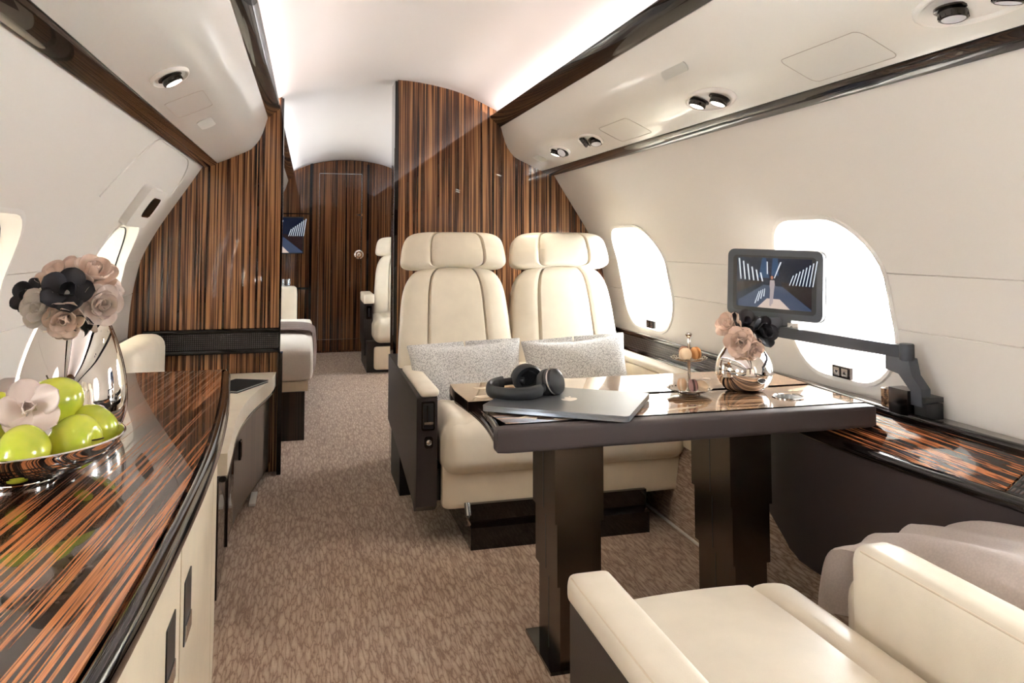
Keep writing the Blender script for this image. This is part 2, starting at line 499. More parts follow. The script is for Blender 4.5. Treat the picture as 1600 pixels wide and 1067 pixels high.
# ---------------------------------------------------------------- cabin shell
Y0, YB, Y1 = -2.2, 3.85, 7.8
WALLP = smooth_tab([(0.0, 1.08), (0.3, 1.14), (0.55, 1.168), (0.67, 1.168), (0.81, 1.158), (0.92, 1.14), (1.015, 1.115), (1.135, 1.055), (1.24, 0.99), (1.34, 0.925), (1.43, 0.868), (1.50, 0.822), (1.58, 0.76), (1.68, 0.67)], 5)
def ww(z): return lerp_tab(WALLP, z)
CEILP = smooth_tab([(-0.67, 1.68), (-0.6, 1.735), (-0.52, 1.778), (-0.4, 1.832), (-0.3, 1.862), (-0.15, 1.888), (0, 1.896), (0.15, 1.888), (0.3, 1.862), (0.4, 1.832), (0.52, 1.778), (0.6, 1.735), (0.67, 1.68)], 5)
SEAMS = (0.845, 0.995)

bm = B(); box(bm, -1.2, 1.2, Y0, Y1, -0.04, 0.0)
floor = mk('floor', bm, CARPET, kind='structure', smooth=0)

WIN_Y = {1: [(3.07, 3.60), (1.755, 2.225), (0.42, 0.90), (-0.9, -0.42), (4.55, 5.03), (5.9, 6.38)],
         -1: [(3.00, 3.53), (1.72, 2.20), (0.40, 0.88), (-0.9, -0.42), (4.55, 5.03), (5.9, 6.38)]}
WZ0, WZ1 = 0.675, 1.145

def build_wall(s):
    prof = []
    zs = sorted(set([round(z, 4) for z, _ in WALLP] + [q for sz in SEAMS for q in (sz - 0.0025, sz, sz + 0.0025)]))
    zs = [z for z in zs]
    for z in zs:
        x = ww(z) + (0.0035 if z in SEAMS else 0)
        prof.append((x, z))
    outer = [(1.42, 0.0), (1.42, 1.45), (0.95, 1.75)]
    ring = [(s * x, z) for x, z in prof] + [(s * x, z) for x, z in reversed(outer)]
    bm = B(); prism(bm, ring, 1, Y0, Y1)
    bmesh.ops.recalc_face_normals(bm, faces=bm.faces)
    me = bpy.data.meshes.new('w'); bm.to_mesh(me); bm.free()
    o = bpy.data.objects.new('w', me); COL.objects.link(o)
    cb = B()
    for (a, b_) in WIN_Y[s]:
        prism(cb, rrect(a, b_, WZ0, WZ1, 0.16, 8), 0, s * 0.9, s * 1.6)
    bmesh.ops.recalc_face_normals(cb, faces=cb.faces)
    cm = bpy.data.meshes.new('c'); cb.to_mesh(cm); cb.free()
    co = bpy.data.objects.new('c', cm); COL.objects.link(co)
    md = o.modifiers.new('cut', 'BOOLEAN'); md.object = co; md.operation = 'DIFFERENCE'; md.solver = 'EXACT'
    dg = bpy.context.evaluated_depsgraph_get()
    ev = bpy.data.meshes.new_from_object(o.evaluated_get(dg))
    bpy.data.objects.remove(o); bpy.data.objects.remove(co)
    name = 'wall_right' if s > 0 else 'wall_left'
    ev.name = name; ev.materials.clear(); ev.materials.append(WALL)
    for p_ in ev.polygons: p_.material_index = 0
    ev.shade_smooth(); ev.set_sharp_from_angle(angle=radians(28))
    w = bpy.data.objects.new(name, ev); COL.objects.link(w)
    tag(w, kind='structure')
    return w
wall_r = build_wall(1); wall_l = build_wall(-1)

bm = B()
A = [bm.verts.new((x, Y0, z)) for x, z in CEILP]; C2 = [bm.verts.new((x, Y1, z)) for x, z in CEILP]
A2 = [bm.verts.new((x * 1.02, Y0, z + 0.03)) for x, z in CEILP]; C3 = [bm.verts.new((x * 1.02, Y1, z + 0.03)) for x, z in CEILP]
for i in range(len(CEILP) - 1):
    bm.faces.new((A[i], A[i + 1], C2[i + 1], C2[i])); bm.faces.new((A2[i], A2[i + 1], C3[i + 1], C3[i]))
for P1, P2 in ((A, A2), (C2, C3)):
    for i in range(len(CEILP) - 1): bm.faces.new((P1[i], P1[i + 1], P2[i + 1], P2[i]))
for k in (0, -1): bm.faces.new((A[k], C2[k], C3[k], A2[k]))
ceiling = mk('ceiling', bm, CEIL, kind='structure')

# windows: lip, tapered reveal, pane
wi = 0
for s in (1, -1):
    for (a, b_) in WIN_Y[s]:
        wi += 1
        root = bpy.data.objects.new('window_%d' % wi, None); COL.objects.link(root); tag(root, kind='structure')
        root.location = (s * 1.15, (a + b_) / 2, WZ0)
        out = rrect(a, b_, WZ0, WZ1, 0.16, 8)
        lip = rrect(a - 0.012, b_ + 0.012, WZ0 - 0.012, WZ1 + 0.012, 0.17, 8)
        inn = rrect(a + 0.075, b_ - 0.075, WZ0 + 0.05, WZ1 - 0.06, 0.12, 8)
        bm = B(); rings = []
        rings.append([bm.verts.new((s * (ww(z) - 0.000), y, z)) for y, z in lip])
        rings.append([bm.verts.new((s * (ww(z) - 0.006), y + (0.004 if y < (a + b_) / 2 else -0.004), z)) for y, z in lip])
        rings.append([bm.verts.new((s * (ww(z) - 0.005), y, z)) for y, z in out])
        for f_ in (0.15, 0.5, 1.0):
            rings.append([bm.verts.new((s * ((ww(z) - 0.002) * (1 - f_) + 1.285 * f_), y + (y2 - y) * f_ ** 1.5, z + (z2 - z) * f_ ** 1.5)) for (y, z), (y2, z2) in zip(out, inn)])
        rings.append([bm.verts.new((s * 1.30, y2 + (0.01 if y2 < (a + b_) / 2 else -0.01), z2)) for (y2, z2) in inn])
        n = len(out)
        for R1, R2 in zip(rings, rings[1:]):
            for k in range(n): bm.faces.new((R1[k], R1[(k + 1) % n], R2[(k + 1) % n], R2[k]))
        mk('window_frame', bm, SATIN, root)
        bm = B(); prism(bm, rrect(a + 0.07, b_ - 0.07, WZ0 + 0.045, WZ1 - 0.055, 0.12, 8), 0, s * 1.302, s * 1.306)
        mk('window_pane', bm, GLASS, root)
        if s < 0 and 1.5 < a < 3.2:
            bm = B(); prism(bm, rrect(a + 0.066, b_ - 0.066, WZ0 + 0.041, WZ1 - 0.051, 0.12, 8), 0, s * 1.290, s * 1.293)
            mk('window_shade', bm, SHADE, root)
        if s < 0:
            bm = B(); tube(bm, [(s * ((ww(z) - 0.002) * 0.8 + 1.285 * 0.2), y + (y2 - y) * 0.10, z + (z2 - z) * 0.10) for (y, z), (y2, z2) in zip(out, inn)], 0.003, 6, closed=True)
            mk('window_seal', bm, BLACK, root)

# dividing partitions (zebrawood) with the section of the cabin cut out of them
def section(x0, x1, inset=-0.004):
    pts = []
    if x0 < -1: 
        pts += [(-(ww(z) + inset * -1) , z) for z, _ in WALLP]
    else: pts.append((x0, 0.0))
    cl = [(x, z + 0.002) for x, z in CEILP if (x > x0 and x < x1)]
    def cz(x):
        return lerp_tab(CEILP, x) + 0.002
    if x0 >= -1: pts.append((x0, cz(x0)))
    pts += cl
    if x1 <= 1: pts.append((x1, cz(x1))); pts.append((x1, 0.0))
    else: pts += [((ww(z) + 0.004), z) for z, _ in reversed(WALLP)]
    # drop near-duplicates
    out = [pts[0]]
    for p_ in pts[1:]:
        if (Vector(p_) - Vector(out[-1])).length > 1e-4: out.append(p_)
    return out
bm = B(); prism(bm, section(-1.3, -0.512), 1, YB, YB + 0.05)
part_l = mk('wall_partition_left', bm, WOODV, kind='structure', smooth=20)
bm = B(); box(bm, -0.512, -0.503, YB - 0.002, YB + 0.06, 0.0, 1.775); mk('edge_strip', bm, GLOSS, part_l)
bm = B(); prism(bm, section(0.045, 1.3), 1, YB, YB + 0.05)
part_r = mk('wall_partition_right', bm, WOODV, kind='structure', smooth=20)
bm = B(); box(bm, 0.031, 0.0445, YB - 0.004, YB + 0.14, 0.0, 1.888); mk('edge_strip', bm, GLOSS, part_r, bevel=0.002)
bm = B(); box(bm, 0.0295, 0.0308, YB + 0.002, YB + 0.012, 0.62, 1.55); mk('door_guide', bm, STEEL, part_r)
bm = B(); box(bm, -0.503, -0.500, YB + 0.02, YB + 0.04, 1.2, 1.5); mk('door_guide', bm, STEEL, part_l)
# handle cup on the right partition between the two seats
bm = B(); prism(bm, [(0.498, 1.06), (0.528, 1.115), (0.475, 1.118), (0.482, 1.09)], 1, YB - 0.05, YB - 0.006)
mk('coat_hook', bm, SILVER, part_r, bevel=0.004)

bm = B(); prism(bm, section(-1.3, 1.3), 1, Y1 - 0.0, Y1 + 0.05)
wall_aft = mk('wall_aft', bm, WOODV2, kind='structure', smooth=20)
bm = B(); prism(bm, section(-1.3, 1.3), 1, Y0 - 0.05, Y0 + 0.0)
wall_front = mk('wall_front', bm, WOODV2, kind='structure', smooth=20)

# aft door
bm = B(); prism(bm, [(-0.345, 0.02), (-0.345, 1.842)] + [(x, z - 0.008) for x, z in CEILP if -0.34 < x < 0.17] + [(0.175, 1.875), (0.175, 0.02)], 1, Y1 - 0.03, Y1 - 0.005)
door = mk('door_1', bm, WOODV2, kind='structure', smooth=20)
for x0, x1, z0, z1 in ((-0.285, -0.281, 0.13, 1.755), (0.125, 0.129, 0.13, 1.755), (-0.285, 0.129, 1.751, 1.757), (-0.285, 0.129, 0.128, 0.132)):
    bm = B(); box(bm, x0, x1, Y1 - 0.0325, Y1 - 0.031, z0, z1); mk('inlay_line', bm, STEEL, door)
bm = B(); M_ = Matrix.Translation((0.105, Y1 - 0.032, 0.955)) @ Matrix.Rotation(pi / 2, 4, 'X')
lathe(bm, [(0.045, 0), (0.045, 0.008), (0.034, 0.012), (0.034, 0.006), (0.018, 0.006), (0.02, 0.028), (0, 0.034)], M=M_, seg=32)
mk('door_handle', bm, CHROME, door)
bm = B(); prism(bm, rrect(0.068, 0.14, 1.335, 1.36, 0.01, 4), 1, Y1 - 0.038, Y1 - 0.031); mk('latch_plate', bm, CHROME, door)
bm = B(); box(bm, 0.085, 0.12, Y1 - 0.040, Y1 - 0.038, 1.341, 1.354); mk('latch_slot', bm, BLACK, door)
for k, x0 in enumerate((-0.372, 0.178)):
    bm = B(); box(bm, x0, x0 + 0.022, Y1 - 0.05, Y1 - 0.002, 0, 1.85); mk('trim_%d' % (k + 7), bm, GLOSS, kind='structure', bevel=0.003)
# stepped joinery around the aft screen
bm = B(); box(bm, -1.05, -0.375, Y1 - 0.04, Y1 - 0.008, 1.35, 1.36); box(bm, -1.05, -0.375, Y1 - 0.045, Y1 - 0.008, 0.62, 0.64)
mk('trim_9', bm, GLOSS, kind='structure', bevel=0.002)

# ---------------------------------------------------------------- overhead panels and trims
PP = [(0.862, 1.434), (0.800, 1.452), (0.755, 1.471), (0.715, 1.490), (0.678, 1.507), (0.650, 1.523), (0.632, 1.543), (0.615, 1.567), (0.600, 1.60), (0.588, 1.64), (0.578, 1.676)]
def psu_z(x):
    t = sorted((a, b_) for a, b_ in PP); return lerp_tab(t, x)
names = {1: 'right', -1: 'left'}
panels = {}
SPANS = ((Y0 + 0.002, YB - 0.002, ''), (YB + 0.06, Y1 - 0.06, ' of the rear cabin'))
for s in (1, -1):
    for (ya, yb, suf) in SPANS:
        ov = thing('overhead_panel', 'long cream lacquered overhead panel above the %s windows%s' % (names[s], suf or ' in the front cabin'), 'overhead panel', (s * 0.7, (ya + yb) / 2, 1.45))
        if suf == '': panels[s] = ov
        face = [(x, z) for x, z in PP if 0.575 < x < 0.805]
        back = [(x + 0.012, z + 0.02) for x, z in reversed(face)]
        bm = B(); prism(bm, [(s * x, z) for x, z in face + back], 1, ya, yb); mk('panel_skin', bm, PSU, ov)
        # dark gloss rails: lower (towards the wall) and upper (towards the aisle)
        bm = B(); prism(bm, [(s * x, z) for x, z in ((0.801, 1.4505), (0.806, 1.444), (0.858, 1.428), (0.866, 1.432), (0.866, 1.440), (0.806, 1.462))], 1, ya, yb); mk('lower_rail', bm, TRIMW, ov, bevel=0.002)
        bm = B(); prism(bm, [(s * x, z) for x, z in ((0.5765, 1.677), (0.570, 1.680), (0.522, 1.722), (0.520, 1.730), (0.526, 1.736), (0.585, 1.69))], 1, ya, yb); mk('upper_rail', bm, TRIMW, ov, bevel=0.002)

def on_psu(s, x, y):
    """frame on the panel skin: origin, along (y), across, outward normal (down into the cabin)"""
    z = psu_z(x); dz = (psu_z(x + 0.01) - psu_z(x - 0.01)) / 0.02
    ac = Vector((s * 1, 0, dz)).normalized(); al = Vector((0, 1, 0))
    nn = ac.cross(al) if s < 0 else al.cross(ac)
    if nn.z > 0: nn = -nn
    return Matrix.Translation((s * x, y, z)) @ Matrix((al, ac, nn)).transposed().to_4x4()

def oval_plate(s, x, y, L, Wd, mat, name, label, cat, parent=None, h=0.003, rr=None):
    M_ = on_psu(s, x, y); bm = B()
    r = rr or Wd / 2 * 0.98
    pts = rrect(-L / 2, L / 2, -Wd / 2, Wd / 2, r, 8)
    A = [bm.verts.new(M_ @ Vector((p_[0], p_[1], -0.004))) for p_ in pts]; C_ = [bm.verts.new(M_ @ Vector((p_[0], p_[1], h))) for p_ in pts]
    bm.faces.new(A); bm.faces.new(C_)
    for i in range(len(pts)): bm.faces.new((A[i], A[(i + 1) % len(pts)], C_[(i + 1) % len(pts)], C_[i]))
    return mk(name, bm, mat, parent, bevel=0.001)

def access_panel(s, x, y, L, Wd, parent):
    """hatch outlined by a fine recessed joint"""
    bm = B()
    for M_, in ((None,),):
        pts = rrect(-L / 2, L / 2, -Wd / 2, Wd / 2, 0.018, 5)
        loop = []
        for (a, c_) in pts:
            F_ = on_psu(s, x + c_, y + a); loop.append(F_ @ Vector((0, 0, 0.0002)))
        tube(bm, loop, 0.0011, seg=6, closed=True)
    mk('hatch_joint', bm, GREYJ, parent)
GREYJ = Mat('joint_shadow_grey', srgb(176, 168, 156), rough=0.8).m

# right panel furniture
access_panel(1, 0.732, 1.43, 0.27, 0.10, panels[1])
access_panel(1, 0.725, 2.58, 0.27, 0.10, panels[1])
access_panel(-1, 0.725, 2.42, 0.25, 0.10, panels[-1])
oval_plate(1, 0.617, 1.965, 0.15, 0.028, GREYP, 'speaker_grille', None, None, panels[1])
oval_plate(1, 0.715, 3.60, 0.12, 0.055, GREYP, 'speaker_grille', None, None, panels[1])
oval_plate(-1, 0.724, 2.79, 0.17, 0.05, GREYP, 'speaker_grille', None, None, panels[-1])

def lamp_cluster(s, x, y, L, Wd, lamps, label):
    M_ = on_psu(s, x, y)
    t = thing('reading_light', label, 'light', mat=M_, group=None)
    # dished oval surround, proud rim then bowl
    bm = B(); pts = [(cos(2 * pi * k / 40), sin(2 * pi * k / 40)) for k in range(40)]
    rings = []
    for (f_, d) in ((1.0, 0.0), (0.98, 0.005), (0.92, 0.0085), (0.86, 0.0085), (0.78, 0.003), (0.3, 0.001)):
        rings.append([bm.verts.new(M_ @ Vector((a * L / 2 * f_, b_ * Wd / 2 * f_, d))) for a, b_ in pts])
    for R1, R2 in zip(rings, rings[1:]):
        for k in range(40): bm.faces.new((R1[k], R1[(k + 1) % 40], R2[(k + 1) % 40], R2[k]))
    bm.faces.new(rings[-1])
    mk('surround', bm, SATIN, t)
    for (ox, oy, tilt, on) in lamps:
        Q = M_ @ Matrix.Translation((ox, oy, 0.0)) @ Matrix.Rotation(tilt[0], 4, 'X') @ Matrix.Rotation(tilt[1], 4, 'Y')
        bm = B(); lathe(bm, [(0.031, 0.001), (0.031, 0.004), (0.027, 0.006), (0.022, 0.006)], M=Q, seg=32)
        mk('swivel_ring', bm, GUN, t)
        bm = B(); lathe(bm, [(0.0, 0.0), (0.022, 0.0), (0.0245, 0.010), (0.0235, 0.020), (0.0205, 0.0215), (0.020, 0.0195), (0, 0.0195)], M=Q, seg=28)
        br = mk('lamp_barrel', bm, GUN, t)
        # fluting
        bm = B()
        for k in range(14):
            a = 2 * pi * k / 14
            cyl(bm, Q @ Vector((0.0225 * cos(a), 0.0225 * sin(a), 0.004)), Q @ Vector((0.0242 * cos(a), 0.0242 * sin(a), 0.019)), 0.0012, 6)
        mk('knurling', bm, GUN, br)
        bm = B(); lathe(bm, [(0, 0.0207), (0.0195, 0.0207), (0.0195, 0.0197), (0, 0.0197)], M=Q, seg=28)
        mk('lens', bm, LAMP_ON if on else LAMP_OFF, t)
        if on:
            ld = bpy.data.lights.new('reading_lamp', 'SPOT'); ld.energy = 2.5; ld.spot_size = radians(70); ld.spot_blend = 0.6; ld.color = (1, 0.9, 0.75); ld.shadow_soft_size = 0.018
            lo = bpy.data.objects.new('reading_lamp', ld); COL.objects.link(lo)
            lo.location = Q @ Vector((0, 0, 0.028)); lo.rotation_euler = (Q.to_3x3() @ Vector((0, 0, 1))).to_track_quat('-Z', 'Y').to_euler()
    return t
TL = (radians(-6), radians(4))
lamp_cluster(-1, 0.717, 2.03, 0.15, 0.095, [(0.0, 0, (radians(6), 0), True)], 'single lit reading light in the left overhead panel')
lamp_cluster(1, 0.722, 1.955, 0.24, 0.10, [(0.045, -0.012, TL, True), (-0.045, 0.006, TL, True)], 'pair of lit reading lights above the table in the right overhead panel')
lamp_cluster(1, 0.712, 2.89, 0.20, 0.09, [(0.035, -0.006, (radians(25), radians(20)), False), (-0.035, 0.01, (radians(-20), radians(-20)), False)], 'pair of unlit swivelled reading lights nearer the seats')
lamp_cluster(1, 0.712, 3.28, 0.19, 0.085, [(0.03, -0.006, TL, True), (-0.035, 0.006, (radians(20), radians(-25)), False)], 'reading light pair by the partition, only the farther lamp lit')
lamp_cluster(1, 0.712, 1.04, 0.27, 0.105, [(0.05, 0.0, (radians(-22), radians(-6)), False), (-0.06, 0.006, (radians(-22), radians(10)), False)], 'large unlit reading light pair at the top right corner of the photo')

# ---------------------------------------------------------------- carpeted kick, side ledges
for s in (1,):
    bm = B(); prism(bm, [(0.985, 0.0), (1.0, 0.17), (1.03, 0.36), (1.13, 0.36), (1.07, 0.0)], 1, Y0 + 0.01, YB - 0.004)
    mk('baseboard_right', bm, CARPET, kind='structure', smooth=0)
bm = B(); box(bm, 0.974, 0.984, 1.2, YB - 0.05, 0.0, 0.006); mk('trim_1', bm, SATIN, kind='structure')
bm = B(); prism(bm, [(-1.07, 0.0), (-1.12, 0.36), (-1.03, 0.36), (-1.0, 0.17), (-0.985, 0.0)], 1, 4.0, Y1 - 0.06)
mk('baseboard_left', bm, CARPET, kind='structure', smooth=0)

# side ledge on the right: leather panel, lower rail, sloped veneer / woven panels, upper rail, top shelf
LOWX = smooth_tab([(-2.19, 1.06), (-0.5, 1.06), (0.6, 1.06), (0.9, 1.045), (1.15, 0.995), (1.38, 0.968), (1.6, 0.945), (1.85, 0.94), (2.05, 0.97), (2.3, 1.03), (2.55, 1.085), (2.8, 1.105), (3.83, 1.105)], 5)
UPX = smooth_tab([(-2.19, 1.095), (-0.5, 1.095), (0.6, 1.095), (0.9, 1.095), (1.2, 1.09), (1.4, 1.085), (1.6, 1.08), (1.85, 1.085), (2.05, 1.095), (2.3, 1.115), (2.55, 1.125), (2.8, 1.13), (3.83, 1.13)], 5)
led = thing('side_ledge', 'long dark side ledge with glossy rails and striped veneer under the right windows', 'ledge', (1.1, 0.8, 0.0))
def ys(a, b_, n): return [a + (b_ - a) * i / n for i in range(n + 1)]
def ledge_strip(name, y0, y1, prof, mat, n=30, sm_=40):
    """prof(y) -> closed list of (x,z)"""
    bm = B(); rings = []
    for y in ys(y0, y1, n): rings.append([bm.verts.new((x, y, z)) for x, z in prof(y)])
    k = len(rings[0])
    for A_, C_ in zip(rings, rings[1:]):
        for i in range(k): bm.faces.new((A_[i], A_[(i + 1) % k], C_[(i + 1) % k], C_[i]))
    bm.faces.new(rings[0]); bm.faces.new(rings[-1])
    return mk(name, bm, mat, led, smooth=sm_)
lx = lambda y: lerp_tab(LOWX, y)
ux = lambda y: lerp_tab(UPX, y)
# leather side below the rail, slightly leaning in, stops at the seats
ledge_strip('leather_side', -2.19, 2.5, lambda y: [(lx(y) + 0.006, 0.545), (lx(y) + 0.03, 0.545), (1.04, 0.165), (max(0.995, lx(y) * 0.5 + 0.52), 0.165)], DARKP, 40)
ledge_strip('leather_side', 2.5, 3.83, lambda y: [(lx(y) + 0.006, 0.545), (lx(y) + 0.03, 0.545), (1.09, 0.37), (1.07, 0.37)], DARKP, 8)
def round_rail(cx, cz, r, fy=None):
    return lambda y: [(cx(y) + r[0] * cos(2 * pi * k / 12), cz + r[1] * sin(2 * pi * k / 12)) for k in range(12)]
ledge_strip('lower_rail', -2.19, 3.83, round_rail(lambda y: lx(y) + 0.012, 0.560, (0.020, 0.015)), GLOSS, 60)
ledge_strip('upper_rail', -2.19, 3.83, round_rail(lambda y: ux(y) + 0.012, 0.638, (0.014, 0.012)), GLOSS, 60)
def slope(y): return [(lx(y) + 0.020, 0.570), (ux(y) + 0.006, 0.632), (ux(y) + 0.02, 0.625), (lx(y) + 0.034, 0.562)]
ledge_strip('veneer_panel', 1.29, 2.62, slope, WOODL, 30)
ledge_strip('woven_panel', 2.625, 3.83, slope, WEAVEY, 12)
ledge_strip('woven_panel', -2.19, 1.285, slope, WEAVEY, 30)
ledge_strip('shelf_top', -2.19, 3.83, lambda y: [(ux(y) + 0.016, 0.640), (1.165, 0.640), (1.165, 0.630), (ux(y) + 0.016, 0.630)], LEDGEW, 30)
# hatch on the leather side
bm = B()
P_ = []
for (y, z) in rrect(0.62, 1.16, 0.24, 0.475, 0.006, 3):
    f_ = (0.545 - z) / 0.38
    P_.append((lx(y) + 0.006 + (max(0.995, lx(y) * 0.5 + 0.52) - lx(y) - 0.006) * f_ - 0.0005, y, z))
tube(bm, P_, 0.0025, seg=6, closed=True)
mk('hatch_joint', bm, BLACK, led)

# the same ledge on the left, only its far piece shows beside the big armrest
ledl = thing('side_ledge', 'dark ledge along the left wall behind the chrome vase', 'ledge', (-1.13, 1.0, 0.0))
bm = B(); box(bm, -1.165, -1.10, 2.36, 3.83, 0.62, 0.650); mk('shelf_top', bm, GLOSS, ledl, bevel=0.006)
bm = B(); box(bm, -1.14, -1.118, 2.36, 3.83, 0.40, 0.618); mk('side_panel', bm, DARKP, ledl)

# woven band across the foot of the left partition
bnd = thing('partition_band', 'dark woven leather band between two gloss rails on the left partition', 'trim band', (-0.8, YB - 0.02, 0.56))
bm = B(); box(bm, -1.10, -0.512, YB - 0.022, YB - 0.004, 0.582, 0.655); mk('woven_panel', bm, WEAVEX, bnd)
bm = B(); tube(bm, [(-1.10, YB - 0.018, 0.665), (-0.508, YB - 0.018, 0.665)], 0.013, 12, ry=0.011); mk('gloss_rail', bm, GLOSS, bnd)
bm = B(); tube(bm, [(-1.10, YB - 0.022, 0.570), (-0.508, YB - 0.022, 0.570)], 0.017, 12, ry=0.012); mk('gloss_rail', bm, GLOSS, bnd)

# ---------------------------------------------------------------- seats
def fnone(co, p): return co
def make_seat_unit(root, cx, yf, yb, mirror_gap=0.0, pads=True, label_parts=False, hw=0.225, z0=0.13):
    """one place of a seat facing -Y: cushion, leg rest, backrest, head rest. yf = front of the cushion, yb = foot of the back"""
    cyy = (yf + yb) / 2; hy = (yb - yf) / 2 + 0.02
    def fc(co, p):
        z = co.z
        z += 0.022 * (1 - p.x ** 2) * (1 if p.z > 0 else 0)
        if p.z > 0:
            for g in (-0.62, 0.62): z -= 0.012 * exp(-((p.x - g) / 0.05) ** 2)
        y = co.y
        if p.y < 0: y -= 0.02 * (1 - p.z ** 2) * (1 - p.x ** 4)
        return (co.x, y, z)
    bm = B(); rbox(bm, (cx, cyy, 0.345), (hw, hy, 0.098), 0.065, 30, fc); mk('seat_cushion', bm, CREAM, root)
    bm = B(); pad(bm, (cx, yf + 0.045, z0), (1, 0, 0), (0, 0, 1), (0, -1, 0), hw * 0.97, 0.19, 0.026, 0.02, (14, 14), 10, 8, nu=20, nv=14); mk('leg_rest', bm, CREAM2, root)
    ez = Vector((0, 0.26, 1)).normalized(); en = Vector((0, -1, 0.26)).normalized()
    o = Vector((cx, yb - 0.02, 0.40))
    G = ((-0.52, 0.016, 0.026), (0.52, 0.016, 0.026))
    bm = B(); pad(bm, o, (1, 0, 0), ez, en, lambda v_: 0.262 - 0.040 * v_ ** 1.5, 0.575, 0.062, 0.07, (14, 5), 6, 8, G, 44, 34, 0.012); mk('backrest', bm, CREAM, root)
    o2 = o + ez * 0.562 + en * 0.035
    G2 = ((-0.46, 0.016, 0.022), (0.55, 0.016, 0.022))
    bm = B(); pad(bm, o2, (1, 0, 0), ez, en, lambda v_: 0.242 - 0.03 * v_ ** 2, 0.172, 0.05, 0.05, (7, 4.6), 6, 4.2, G2, 40, 24, 0.01,
                  fn=lambda c_, u, v_, sd: (c_.x, c_.y, c_.z + (0.012 * (1 - u * u) if v_ < 0.5 else 0))); mk('headrest', bm, CREAM, root)

def side_shell(root, x0, x1, yf, yb, ztop, name='side_shell', ctl=True, zf=0.12):
    """dark leather side panel with a cream pad on top; yf front (towards -Y)"""
    d = 1 if yb > yf else -1
    pts = [(yf, zf + 0.03), (yf, ztop - 0.01), (yf + d * 0.02, ztop), (yb, ztop + 0.01), (yb, 0.24), (yf + d * 0.55, 0.20), (yf + d * 0.10, zf + 0.02), (yf + d * 0.05, zf)]
    bm = B(); prism(bm, pts, 0, x0, x1); return mk(name, bm, DARKL, root, bevel=0.012, seg=3)

def arm_pad(root, x0, x1, y0, y1, z0, z1, mat=None, r=0.016, name='arm_pad'):
    bm = B(); rbox(bm, ((x0 + x1) / 2, (y0 + y1) / 2, (z0 + z1) / 2), (abs(x1 - x0) / 2, abs(y1 - y0) / 2, (z1 - z0) / 2), r, 8)
    return mk(name, bm, mat or CREAM, root)

twin = thing('double_seat', 'cream leather double seat with dark shell facing the table, before the right partition', 'seat', (0.52, 3.2, 0))
make_seat_unit(twin, 0.305, 2.725, 3.36, hw=0.222)
make_seat_unit(twin, 0.795, 2.725, 3.36, hw=0.25)
for o in [c for c in twin.children if c.name.startswith('backrest') or c.name.startswith('headrest')]:
    dx = -0.045 if o.name in ('backrest', 'headrest') else -0.03
    o.data.transform(Matrix.Translation((dx, 0, 0)))
side_shell(twin, -0.002, 0.072, 2.745, 3.74, 0.535)
arm_pad(twin, 0.010, 0.080, 2.735, 3.30, 0.528, 0.560)
# control strip on the front of the shell
bm = B(); prism(bm, rrect(0.015, 0.062, 0.415, 0.515, 0.006, 3), 1, 2.738, 2.75); cs = mk('control_bezel', bm, GUN, twin, bevel=0.001)
bm = B(); prism(bm, rrect(0.020, 0.057, 0.421, 0.509, 0.004, 3), 1, 2.7365, 2.74); mk('slot_plate', bm, BLACK, cs)
bm = B(); box(bm, 0.033, 0.037, 2.735, 2.7385, 0.445, 0.502); mk('slide_groove', bm, GLOSS, cs)
bm = B(); box(bm, 0.023, 0.055, 2.729, 2.738, 0.437, 0.446); mk('slide_knob', bm, STEEL, cs, bevel=0.001)
bm = B(); prism(bm, rrect(0.026, 0.056, 0.352, 0.392, 0.009, 4), 1, 2.739, 2.75); bt = mk('release_button', bm, GUN, twin, bevel=0.001)
bm = B(); lathe(bm, [(0, 0.003), (0.004, 0.002), (0.008, 0.0), (0.010, 0.002), (0.011, 0)], M=Matrix.Translation((0.041, 2.7385, 0.373)) @ Matrix.Rotation(pi / 2, 4, 'X'), seg=20); mk('button_ring', bm, STEEL, bt)
# arm between and arm on the window side
arm_pad(twin, 0.515, 0.585, 2.80, 3.42, 0.40, 0.548, r=0.02, name='middle_armrest')
arm_pad(twin, 1.005, 1.06, 2.62, 3.44, 0.30, 0.545, CREAM2, r=0.012, name='window_armrest')
arm_pad(twin, 1.00, 1.085, 2.60, 3.50, 0.546, 0.572, CREAM, r=0.01)
# stepped dark base and rear frame
bm = B(); prism(bm, [(2.70, 0.0), (2.70, 0.075), (2.73, 0.085), (2.725, 0.15), (3.3, 0.15), (3.3, 0.0)], 0, 0.185, 0.865)
mk('seat_base', bm, GLOSS, twin, bevel=0.006)
bm = B(); tube(bm, [(0.178, 2.73, 0.155), (0.178, 2.71, 0.12), (0.178, 2.72, 0.085)], 0.012, 10); mk('pedal', bm, STEEL, twin)
bm = B(); box(bm, 0.01, 0.09, 3.35, 3.70, 0.0, 0.25); mk('rear_foot', bm, BLACKM, twin, bevel=0.01)
bm = B(); box(bm, 0.08, 1.0, 2.80, 3.35, 0.15, 0.262); mk('seat_pan', bm, BLACKM, twin)
bm = B(); box(bm, 0.04, 1.03, 3.40, 3.74, 0.15, 0.50); mk('rear_shell', bm, DARKL, twin, bevel=0.02)

